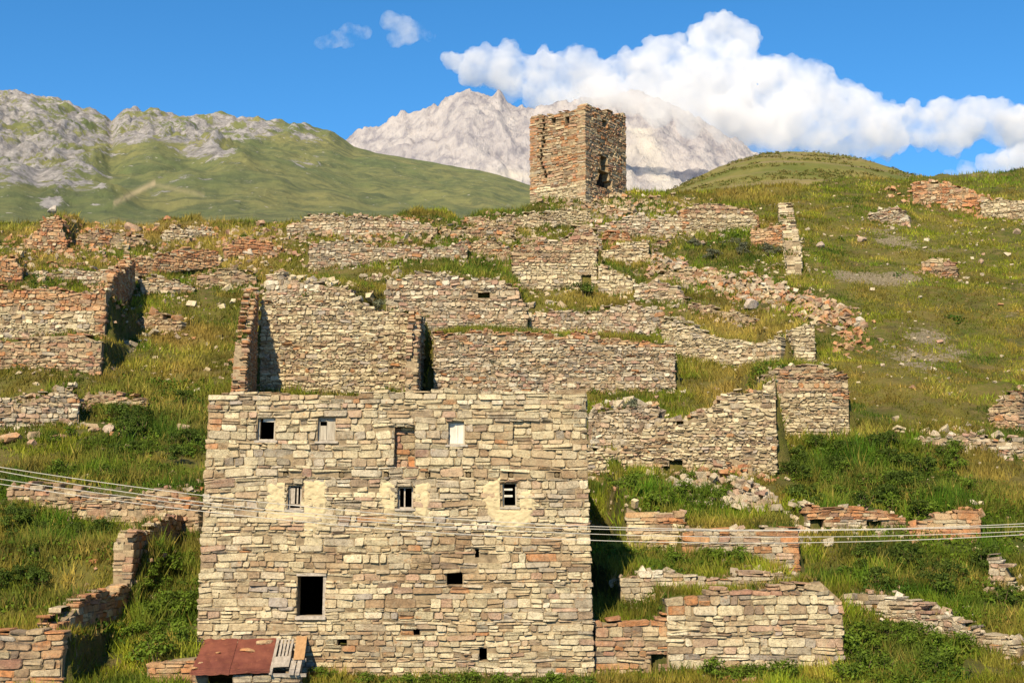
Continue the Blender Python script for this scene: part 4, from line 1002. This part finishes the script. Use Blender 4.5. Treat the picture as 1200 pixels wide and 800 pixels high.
shrubs((1000, 655, 1190, 720), 14, 1.0, 'dark', 'low green shrub on the right slope above the pale rubble wall', 'shrubs above the pale rubble wall')
shrubs((0, 590, 130, 635), 12, .9, 'dark', 'dark shrub on the terrace at the left under the cables', 'shrubs on the left terrace')
shrubs((725, 640, 900, 668), 16, .7, 'green', 'green shrub on the terrace above the set-back wall', 'shrubs above the set-back wall')
shrubs((720, 562, 860, 600), 12, .9, 'green', 'green shrub at the foot of the wall with the arched hole', 'shrubs below the arched hole')
shrubs((810, 280, 915, 315), 12, .9, 'grey', 'grey green weedy shrub on the slope right of the tower', 'weedy shrubs right of the tower')
def foot_shrubs(us, v, Y, size, label, group, kind='green'):
    for u in us:
        p = P(u, v, Y + random.uniform(-.25, .1)); p.z = max(gz(p.x, p.y), zrow(v + 6, p.y)) - .05; shrub(p, size * random.uniform(.7, 1.25), kind, label, group)
foot_shrubs([425 + i * 15.5 for i in range(18)], 806, 39.6, .62, 'small green weed bush along the foot of the house front', 'weed bushes along the house foot')
foot_shrubs([838 + i * 11 for i in range(9)], 800, 40.3, .75, 'green weed bush at the foot of the big lower right wall', 'weed bushes along the lower right wall')
foot_shrubs([372, 380, 388], 806, 40.2, .5, 'small weed in the shade right of the shed', 'weeds beside the shed')
for (u, v, s, k, lab) in ((686, 350, 1.5, 'dark', 'dark bush in the opening of the pale stepped wall'), (660, 262, 1.4, 'grey', 'grey bush on top of the pale stepped wall'),
                          (740, 488, 1.3, 'grey', 'grey green bush on the rubble wall behind the house corner'), (545, 425, 1.3, 'grey', 'grey green bush on the left part of the long middle wall'),
                          (575, 432, 1.1, 'grey', 'smaller grey bush beside another on the long middle wall'), (712, 218, 1.4, 'dark', 'bush at the foot of the tower breach'),
                          (440, 372, 1.2, 'grey', 'pale green bush on the back wall of the open room')):
    p = ground_at(u, v)
    shrub(p, s, k, lab)
# ------------------------------------------------------------------ rubble and single boulders
def rubble(label, path, n, spread, sz, pal, lift=.0):
    """stones spilled along an image path: [(u, v)]; lies on the ground"""
    V0, F0 = BOXV, BOXT; nv = 8; VV, CC, GX, GY = [], [], [], []
    pts = [ground_at(u, v) for u, v in path]
    for i in range(n):
        f = random.random() * (len(pts) - 1); k = int(f); f -= k; p = pts[k].lerp(pts[min(k + 1, len(pts) - 1)], f)
        x = p.x + random.gauss(0, spread); y = p.y + random.gauss(0, spread * 1.3); s = sz * random.choice((.5, .6, .8, 1, 1.3, 1.8))
        R_ = RS.rand() * 6.28; v = rock_verts(s, .8, .5); v = np.stack([v[:, 0] * math.cos(R_) - v[:, 1] * math.sin(R_), v[:, 0] * math.sin(R_) + v[:, 1] * math.cos(R_), v[:, 2]], 1)
        z = s * random.uniform(.0, .3) + lift * max(0, 1 - math.hypot(x - p.x, y - p.y) / (spread * 1.5)) * random.random()
        VV.append(v + np.array([x, y, z])); CC.append(np.repeat(np.array([pick(PAL[pal])]), nv, 0)); GX.append(x); GY.append(y)
    VV = np.concatenate(VV); VV[:, 2] += np.repeat(zt(np.array(GX), np.array(GY)), nv)
    Tt = (F0[None] + (np.arange(n) * nv)[:, None, None]).reshape(-1, 3)
    obj('rubble', mesh_np('rubble', VV, None, Tt, np.concatenate(CC), M['stone']), None, kind='stuff', label=label)
rubble('reddish rubble stream sliding down under the tall narrow wall', [(760,298),(790,320),(830,332),(870,340),(920,352),(960,362),(990,384)], 760, .95, .27, 'brown', .5)
rubble('grey stones in the rubble stream', [(770,305),(830,335),(870,342),(930,350)], 330, .85, .28, 'grey', .5)
rubble('orange stones of the rubble stream', [(770,300),(830,334),(880,346),(930,352),(985,386)], 260, .8, .25, 'red', .5)
rubble('rubble spill trailing down the right slope', [(985,385),(995,395),(990,410),(1010,405)], 60, .6, .24, 'red')
rubble('grey and orange rubble heap right of the arched hole', [(820,565),(860,575),(900,590),(930,602)], 420, .8, .26, 'grey', .6)
rubble('orange stones on top of the rubble heap', [(812,560),(850,556),(880,562)], 160, .5, .24, 'red', .6)
rubble('pale rubble at the foot of the tower', [(640,240),(690,240),(720,232),(760,244),(790,240)], 420, 1.6, .28, 'tan', .3)
rubble('stones below the tower', [(620,262),(680,258),(740,252),(800,256),(850,250)], 420, 1.8, .27, 'grey', .2)
rubble('pinkish rubble spread over the upper left slope', [(10,300),(90,310),(180,288),(260,300),(340,300),(300,325)], 420, 2.2, .27, 'brown', .25)
rubble('reddish rubble spread left of the pale stepped wall', [(380,268),(450,275),(520,285),(590,275),(600,300)], 380, 2.2, .27, 'brown', .25)
rubble('red stones on the left skyline', [(10,285),(60,280),(120,275),(160,272)], 240, 2.0, .30, 'red', .2)
rubble('stones on the skyline above the open room', [(240,285),(300,270),(350,262),(420,262),(500,268),(570,275)], 420, 2.2, .29, 'brown', .2)
rubble('grey stones in the middle terrace', [(640,362),(700,372),(760,368),(800,380)], 160, .9, .34, 'grey', .1)
rubble('scattered stones on the right slope', [(980,300),(1040,285),(1090,260),(1150,300),(1190,340),(1120,400),(1060,430),(1020,390)], 130, 3.0, .2, 'grey')
rubble('stones along the right ridge', [(1060,228),(1100,225),(1150,240),(1190,250)], 260, 1.4, .28, 'red', .3)
rubble('pale stones in the path above the right thicket', [(1085,508),(1130,512),(1180,520)], 40, .8, .26, 'pale')
rubble('stones fallen from the wall with the arched hole', [(700,505),(740,500),(770,505)], 140, .9, .3, 'grey', .2)
rubble('loose stones above the open room', [(300,340),(360,345),(420,348),(455,350)], 140, .9, .36, 'cream', .2)
rubble('loose stones in the left slope', [(20,470),(70,462),(30,520),(120,500),(160,505),(125,545)], 70, 1.0, .34, 'brown')
rubble('loose stones in the left enclosure', [(120,380),(160,365),(200,372),(30,372),(70,365)], 80, 1.4, .34, 'grey')
rubble('orange stones at the foot of the lower right wall', [(850,798),(870,797)], 14, .3, .2, 'red')
def boulder(u, v, px, label, col, fz=.6):
    p = ground_at(u, v); s = px / F * p.y; me = rock_mesh(s, .8, fz); me.materials.append(M['stone_piece'])
    o = obj('boulder', me, None, label=label, cat='boulder'); o.location = p + Vector((0, 0, s * .15)); o.color = (*col, 1); o.rotation_euler.z = random.uniform(0, 6)
for args in ((162,503,11,'white round boulder on the green slope left of the house',(.55,.52,.46)), (126,505,16,'flat pinkish boulder left of the white round one',(.42,.34,.27)),
             (15,516,24,'big orange boulder at the left edge of the green slope',(.44,.25,.13)), (98,576,9,'white stone at the rubble wall under the cables',(.55,.50,.43)),
             (880,361,18,'grey flat boulder lying in the grass under the rubble stream',(.38,.33,.31)), (960,290,11,'pale boulder in the grass right of the tall narrow wall',(.42,.34,.28)),
             (985,362,14,'pale boulder at the end of the rubble stream',(.50,.43,.33)), (1006,377,11,'grey boulder alone on the right slope below the rubble stream',(.44,.41,.36)),
             (1062,265,8,'small orange boulder high on the right slope',(.40,.25,.16)), (1150,308,11,'brown boulder on the far right slope',(.36,.25,.18)),
             (1190,275,11,'brown boulder at the right edge under the ridge',(.33,.24,.18)), (1096,510,12,'pale boulder beside the path above the thicket',(.50,.42,.31)),
             (1178,470,14,'pale boulder on the small mound at the right edge',(.50,.44,.36)), (157,272,22,'brown lump of rock on the left skyline',(.33,.22,.16)),
             (200,276,14,'pink flat boulder on the left skyline',(.42,.30,.24)), (62,250,15,'grey boulder crowning the red wall fragment at the upper left',(.40,.38,.36)),
             (130,332,9,'grey cube of stone on the corner of the red topped block',(.30,.28,.29)), (1141,592,12,'white block on the end of the small red wall',(.58,.54,.48)),
             (1182,300,10,'small pale boulder at the far right below the ridge',(.46,.39,.3)), (1010,283,12,'pink boulder in the grass left of the far right boulders',(.40,.30,.25)),
             (290,300,20,'pale flat boulder in dry grass above the open room',(.46,.41,.33)), (115,440,10,'orange stone in grass below the terrace wall',(.42,.24,.13))):
    boulder(*args)
# ------------------------------------------------------------------ power cables in front of the house
def cable(pts, label, r=.016):
    u = [p[0] for p in pts]; v = [p[1] for p in pts]; co = np.polyfit(u, v, 3) if len(pts) > 3 else np.polyfit(u, v, 2)
    m = MB(); n = 110; prev = None; ring = 6; VV = []
    for i in range(n + 1):
        uu = -420 + 2040 * i / n; c = P(uu, float(np.interp(uu, u, v)) if False else float(np.polyval(co, uu)), 34.0 + .002 * (uu - 600)); VV.append(c)
    V = []; Fs = []
    for i, c in enumerate(VV):
        for j in range(ring): a = j * math.tau / ring; V.append(c + Vector((0, r * math.cos(a), r * math.sin(a))))
    for i in range(n):
        for j in range(ring): k = (j + 1) % ring; Fs.append([i*ring + j, i*ring + k, (i+1)*ring + k, (i+1)*ring + j])
    m.add(V, Fs); m.build('power_cable', M['cable'], None, label=label, cat='cable', group='cables strung across the front of the house')
cable([(0,547),(236,580),(450,602),(690,615.5),(950,621),(1200,613)], 'uppermost of the four pale cables crossing in front of the house', .009)
cable([(0,551.5),(236,589),(450,608),(690,618),(950,622.5),(1200,616)], 'second cable from the top, close under the uppermost one', .009)
cable([(0,561),(236,591.5),(450,613),(690,624.5),(950,629),(1200,622)], 'thin third cable from the top in front of the house', .008)
cable([(0,567),(236,598),(450,620),(690,632),(950,635.5),(1200,626)], 'lowest of the four pale cables in front of the house', .009)

# ------------------------------------------------------------------ hills and mountains behind
def grid_land(name, a0, a1, na, y0, y1, ny, hfun, matf, attr=None):
    y = np.linspace(y0, y1, ny); a = np.linspace(a0, a1, na); Yg, Ag = np.meshgrid(y, a, indexing='ij'); X = (Ag * Yg).ravel(); Y = Yg.ravel()
    u = 600 + F * Ag.ravel(); Z = hfun(u, X, Y); V = np.stack([X, Y, Z], 1); i = np.arange(ny * na).reshape(ny, na)
    Q = np.stack([i[:-1, :-1], i[:-1, 1:], i[1:, 1:], i[1:, :-1]], -1).reshape(-1, 4)
    me = mesh_np(name, V, Q, None, None, matf, True)
    if attr is not None: add_col(me, attr(u, X, Y, Z), 'cover')
    return obj(name, me, None, kind='structure')
def nnode_scale(t, src):
    q = nnode(t, 'ShaderNodeMath', operation='MULTIPLY'); q.inputs[1].default_value = .2; t.links.new(src, q.inputs[0]); return q.outputs[0]
zr = lambda v, Y: ((SP + (400 - v) / F * CP) / (CP - (400 - v) / F * SP)) * Y
# grassy dome behind the right crest
def dome_h(u, X, Y):
    top = np.interp(u, [600, 760, 800, 830, 870, 900, 930, 970, 1020, 1060, 1100, 1160, 1300], [262, 236, 220, 205, 188, 180, 177.5, 179, 188, 199, 212, 226, 262])
    f = np.clip((Y - 150) / (215 - 150), 0, 1); f = 1 - (1 - f) ** 1.6
    v = 262 + (top - 262) * f; z = zr(v, np.minimum(Y, 215)); z = z - np.maximum(0, Y - 215) * .35
    st = .28 * np.abs(((z * .55) % 1) - .5)
    return z + st + (N1.fbm(X / 6, Y / 6, 4) - .5) * .9
m, t, b = new_mat('dome_grass'); p = pos(t)
n1 = tnoise(t, .06, 8, .65, p); n2 = tnoise(t, .6, 8, .7, p)
sx = t.nodes.new('ShaderNodeMapping'); sx.inputs['Scale'].default_value = (.02, .02, .9); t.links.new(p, sx.inputs[0]); n3 = tnoise(t, 1.0, 5, .6, sx.outputs[0])
c = mix(t, ramp(t, n1, [(.4, 0.), (.6, 1.)]), (.10, .115, .024), (.185, .16, .05)); c = mix(t, ramp(t, n3, [(.5, 0.), (.6, .75)]), c, (.19, .145, .085)); c = mix(t, ramp(t, n2, [(.5, 0.), (.7, .5)]), c, (.075, .085, .02))
t.links.new(c, b.inputs['Base Color']); bump(t, b, n2, .8, .35)
grid_land('hill', .02, .5, 240, 150, 300, 120, dome_h, m)
def dome_plants():
    X = RS.uniform(.06, .42, 9000); Y = RS.uniform(155, 216, 9000); X = X * Y; u = 600 + F * X / Y; Z = dome_h(u, X, Y); q = N1.fbm(X / 9, Z / 1.1, 4)
    k = q > .5; P0 = np.stack([X, Y, Z], 1)[k]; f = RS.rand(len(P0))[:, None]; C = np.array([.075, .105, .014]) * f + np.array([.19, .145, .045]) * (1 - f)
    V, Q, C = leaves_cloud(P0, RS.uniform(.2, .5, len(P0)), 8, np.full(len(P0), .14), C, .8)
    obj('undergrowth', mesh_np('undergrowth', V, Q, None, C, M['leaf']), None, kind='stuff')
dome_plants()
# left mountain
LU = [-700, -300, -60, 0, 25, 60, 100, 112, 118, 128, 145, 200, 240, 300, 340, 380, 410, 445, 480, 520, 560, 590, 620, 660, 760, 900]
LV = [150, 120, 108, 112, 116, 123, 137, 141, 144, 139, 132, 137, 135, 141, 146, 155, 172, 180, 187, 194, 200, 207, 217, 226, 240, 262]
Y0, Y1 = 290.0, 1500.0
def rockiness(u, v):
    r = 0
    for (a, b_, ru, rv, w_) in ((40,140,95,50,1.6),(-150,140,140,60,1.5),(150,142,40,28,1.1),(260,138,120,9,.6),(200,150,60,14,.5),(240,175,30,14,1.1),(200,160,14,8,.8),(300,150,80,14,.75),(370,160,40,10,.7),(280,185,60,10,.4),(240,150,70,16,.6),(100,215,45,16,.75),(30,205,60,18,.7),(210,212,45,10,.6),(360,190,22,8,.7),(60,236,20,8,.8),(120,242,22,5,.9),(180,228,22,7,.5)):
        r = r + w_ * np.exp(-(((u - a) / ru) ** 2 + ((v - b_) / rv) ** 2))
    return np.clip(r, 0, 1.4)
def left_h(u, X, Y):
    f = np.clip((Y - Y0) / (Y1 - Y0), 0, 1); top = np.interp(u, LU, LV)
    gl = N2.fbm(u / 90 + 3, f * 4, 3)
    f2 = np.clip(f ** 1.15 + (gl - .5) * .28 * f * (1 - f) * 4, 0, 1)
    v = 268 + (top - 268) * f2; z = zr(v, np.minimum(Y, Y1))
    rk = rockiness(u, v)
    z = z + (N1.fbm(X / 150, Y / 150, 5) - .5) * 42 * (f * (1 - f) * 4) * .8 + (N3.ridge(X / 30, Y / 50, 6, .65) - .5) * 44 * rk * (.35 + .4 * f) * (1 - .75 * f ** 5) + (N4.fbm(X / 16, Y / 16, 3) - .5) * 12 * rk * f
    z = z + (N2.fbm(X / 40, Y / 90, 4) - .5) * 20 * f * (1 - .6 * f ** 5) + (N4.ridge(X / 70 + Y / 300, Y / 260, 5, .6) - .5) * 34 * f * (1.02 - f)
    gul = np.exp(-((u - 117 - (1 - f) * 8) / 7.0) ** 2) * np.clip((f - .45) * 3, 0, 1); z = z - gul * 4
    return z - np.maximum(0, Y - Y1) * .4 - np.maximum(0, Y0 - Y) * .4
def left_c(u, X, Y, Z):
    uu, vv = proj(X, Y, Z); r = rockiness(uu, vv); sc = np.exp(-((vv - (240 - .5 * (uu - 130))) / 3.5) ** 2) * (uu > 132) * (uu < 182) * .8 + np.exp(-((vv - (216 + .22 * (uu - 180))) / 3) ** 2) * (uu > 178) * (uu < 240) * .35
    far = np.clip((Y - 500) / 900, 0, 1)
    return np.stack([np.clip(r, 0, 1), np.clip(sc, 0, 1), far], 1)
m, t, b = new_mat('mountain_slope'); p = pos(t); at = t.nodes.new('ShaderNodeVertexColor'); at.layer_name = 'cover'; sep = t.nodes.new('ShaderNodeSeparateColor'); t.links.new(at.outputs[0], sep.inputs[0])
n1 = tnoise(t, .012, 10, .62, p); n2 = tnoise(t, .06, 10, .72, p); n3 = tnoise(t, .17, 10, .78, p)
c = mix(t, ramp(t, n1, [(.38, 0.), (.62, 1.)]), (.125, .155, .065), (.215, .21, .085)); c = mix(t, ramp(t, n2, [(.45, 0.), (.58, .8)]), c, (.085, .105, .055))  # meadow greens lightened: distance haze put into the colour
n6 = tnoise(t, .030, 12, .78, p)
ad = nnode(t, 'ShaderNodeMath', operation='MULTIPLY_ADD'); ad.inputs[1].default_value = 5.0; t.links.new(n6, ad.inputs[0]); t.links.new(sep.outputs[0], ad.inputs[2])
rm = ramp(t, nnode_scale(t, ad.outputs[0]), [(.655, 0.), (.685, 1.)])
rk = mix(t, ramp(t, n3, [(.38, 0.), (.60, 1.)]), (.16, .155, .16), (.37, .355, .35)); rk = mix(t, 1.0, rk, ramp(t, n2, [(.38, .55), (.55, 1.05)]), 'MULTIPLY')  # noise darkens the rock hollows: crevice shade put into the colour
c = mix(t, rm, c, rk); c = mix(t, sep.outputs[1], c, (.42, .35, .21))
n5 = tnoise(t, .22, 2, .5, p); c = mix(t, ramp(t, n5, [(.70, 0.), (.74, .8)]), c, (.38, .36, .32))
t.links.new(c, b.inputs['Base Color']); bump(t, b, n3, .8, 4.0)
grid_land('mountain', -.6, .2, 560, 170, 1700, 345, left_h, m, left_c)
# far rock peak
PU = [300, 360, 400, 412, 430, 440, 455, 465, 480, 495, 510, 520, 535, 548, 560, 575, 585, 596, 606, 620, 650, 690, 720, 750, 770, 800, 830, 860, 880, 900, 940, 1000, 1100]
PV = [190, 176, 160, 155, 150, 147, 138, 133, 133, 127, 124, 116, 110, 107, 109, 111, 110, 122, 126, 128, 124, 118, 112, 110, 112, 124, 140, 158, 172, 186, 200, 214, 230]
FY0, FY1 = 2100.0, 3000.0
def peak_h(u, X, Y):
    f = np.clip((Y - FY0) / (FY1 - FY0), 0, 1); top = np.interp(u, PU, PV)
    v = 275 + (top - 275) * f ** .8; z = zr(v, np.minimum(Y, FY1))
    z = z + (N1.ridge(X / 160 + Y / 900, Y / 420, 6, .55) - .55) * 115 * f ** .7 * (.08 + .88 * (1 - f ** 4)) + (N3.ridge(X / 60, Y / 160, 5, .6) - .5) * 50 * (1.05 - f) + (N4.fbm(X / 26, Y / 40, 5, .65) - .5) * 36 * f
    return z - np.maximum(0, Y - FY1) * .8
def peak_c(u, X, Y, Z):
    uu, vv = proj(X, Y, Z)
    sn = np.exp(-((uu - (752 + (vv - 160) * .45)) / 16) ** 2) * (vv > 150) + np.exp(-((vv - 206) / 7) ** 2) * np.exp(-((uu - 600) / 40) ** 2) + .6 * np.exp(-((uu - (735)) / 10) ** 2) * (vv > 170)
    return np.stack([np.clip(sn * (.4 + N2.fbm(X / 40, Y / 60, 3)), 0, 1), uu * 0, uu * 0], 1)
m, t, b = new_mat('peak_rock'); p = pos(t); at = t.nodes.new('ShaderNodeVertexColor'); at.layer_name = 'cover'; sep = t.nodes.new('ShaderNodeSeparateColor'); t.links.new(at.outputs[0], sep.inputs[0])
n1 = tnoise(t, .006, 10, .65, p); mp = t.nodes.new('ShaderNodeMapping'); mp.inputs['Scale'].default_value = (.035, .01, .012); t.links.new(p, mp.inputs[0]); n2 = tnoise(t, 1.0, 10, .7, mp.outputs[0])
c = mix(t, ramp(t, n1, [(.4, 0.), (.62, 1.)]), (.36, .34, .355), (.46, .435, .435)); c = mix(t, ramp(t, n2, [(.36, .95), (.54, 0.)]), c, (.21, .205, .24)); c = mix(t, sep.outputs[0], c, (.50, .47, .43))  # grey-violet vertical streaks paint crevice shade into the rock colour
t.links.new(c, b.inputs['Base Color']); bump(t, b, n2, 1.0, 16.0)
grid_land('mountain_peak', -.22, .34, 380, FY0, 3300, 240, peak_h, m, peak_c)
# ------------------------------------------------------------------ clouds
mc = bpy.data.materials.new('cloud'); mc.use_nodes = True; t = mc.node_tree; t.nodes.remove(t.nodes['Principled BSDF'])
pv = t.nodes.new('ShaderNodeVolumePrincipled'); pv.inputs['Color'].default_value = (.955, .955, .965, 1); pv.inputs['Density'].default_value = .024; pv.inputs['Anisotropy'].default_value = .0
t.links.new(pv.outputs[0], t.nodes['Material Output'].inputs['Volume'])
def wisps(mat, dens, lo, hi):
    t = mat.node_tree; f = tnoise(t, .013, 9, .66, pos(t)); r = ramp(t, f, [(lo, 0.0), (hi, 1.0)]); q = nnode(t, 'ShaderNodeMath', operation='MULTIPLY'); q.inputs[1].default_value = dens
    t.links.new(r, q.inputs[0]); t.links.new(q.outputs[0], t.nodes['Principled Volume'].inputs['Density'])
wisps(mc, .034, .34, .64)
def cloud(label, blobs, Y, vox, mat, amp=1.0, deep=.8, sub=26):
    bm = bmesh.new(); rr = random.Random(5)
    for (u, v, r) in blobs:
        k = Y / F; c = P(u, v, Y + rr.uniform(-.3, .3) * r * k); 
        from mathutils import Matrix
        bmesh.ops.create_icosphere(bm, subdivisions=2, radius=r * k, matrix=Matrix.Translation(c) @ Matrix.Diagonal((1, deep, .9, 1)))
        for i in range(sub if r > 12 else sub // 2):
            d = Vector((rr.gauss(0, 1), rr.gauss(0, .7) , rr.gauss(0, 1))).normalized(); q = r * rr.uniform(.18, .42)
            pc = c + Vector((d.x, d.y * deep, d.z * .9)) * r * k * rr.uniform(.75, 1.0)
            bmesh.ops.create_icosphere(bm, subdivisions=1, radius=q * k, matrix=Matrix.Translation(pc))
    me = bpy.data.meshes.new('cloud'); bm.to_mesh(me); bm.free(); me.materials.append(mat)
    o = obj('cloud', me, None, label=label, cat='cloud')
    rm = o.modifiers.new('remesh', 'REMESH'); rm.mode = 'VOXEL'; rm.voxel_size = vox
    for sc_, st_ in ((vox * 14, vox * 3.5 * amp), (vox * 5, vox * 2.2 * amp), (vox * 2.2, vox * 1.3 * amp)):
        tx = bpy.data.textures.new('cloud_noise', 'CLOUDS'); tx.noise_scale = sc_; tx.noise_depth = 4
        dm = o.modifiers.new('bumps', 'DISPLACE'); dm.texture = tx; dm.texture_coords = 'GLOBAL'; dm.strength = st_; dm.mid_level = .5
    return o
BIG = [(848,30,20),(830,44,22),(872,46,22),(600,60,16),(560,76,24),(530,72,14),(590,84,28),(630,82,26),(680,74,24),(640,108,30),(690,100,34),(735,84,28),(740,120,34),(780,64,28),(800,96,42),(760,76,26),
       (850,82,44),(900,98,42),(940,106,36),(860,135,42),(920,138,44),(965,104,24),(985,132,38),(1010,122,22),(1030,150,36),(1065,146,28),(1105,132,20),(1140,140,30),(1120,152,30),(1170,140,28),(1205,146,32),(1245,145,34),(1085,156,24),
       (810,140,34),(770,130,30),(720,128,26),(960,158,28),(890,160,28),(1000,166,20),(1180,162,20),(700,125,34),(760,105,34),(840,100,46),(790,120,34),(660,105,30),(600,100,18),(900,170,20),(940,172,20),(980,172,18),(1020,168,16),(640,84,26),(690,112,30)]
cloud('huge white cumulus cloud billowing over the far rock peak', BIG, 3150.0, 5.5, mc, 1.5)
cloud('low white cloud bank at the right edge above the ridge', [(1200,188,26),(1165,194,18),(1235,180,32),(1135,200,13),(1110,204,9)], 2950.0, 7.0, mc, 1.3)
mv = mc.copy(); mv.name = 'cloud_veil'; mv.node_tree.nodes['Math'].inputs[1].default_value = .05
cloud('ragged cloud veil hanging over the rock peak right of the tower', [(690,108,18),(715,110,22),(752,112,26),(780,114,26),(815,124,28),(850,134,28),(885,150,26),(915,166,16),(770,134,16),(810,148,14),(730,108,14),(845,160,12),(735,124,16),(770,120,24)], 2330.0, 6.0, mv)
mw = mc.copy(); mw.name = 'thin_cloud'; mw.node_tree.nodes['Principled Volume'].inputs['Density'].default_value = .012
wisps(mw, .024, .42, .66); mw.node_tree.nodes['Principled Volume'].inputs['Color'].default_value = (1, 1, 1, 1)
cloud('small wispy cloud high left of the cumulus', [(378,50,11),(395,44,14),(412,38,14),(426,38,10),(405,48,10)], 3200.0, 5.0, mw, 1.2, .8, 14)
cloud('fainter wispy cloud just right of the small one', [(455,25,12),(470,30,14),(480,42,13),(465,47,11),(490,34,12),(503,42,9)], 3200.0, 5.0, mw, 1.2, .8, 14)
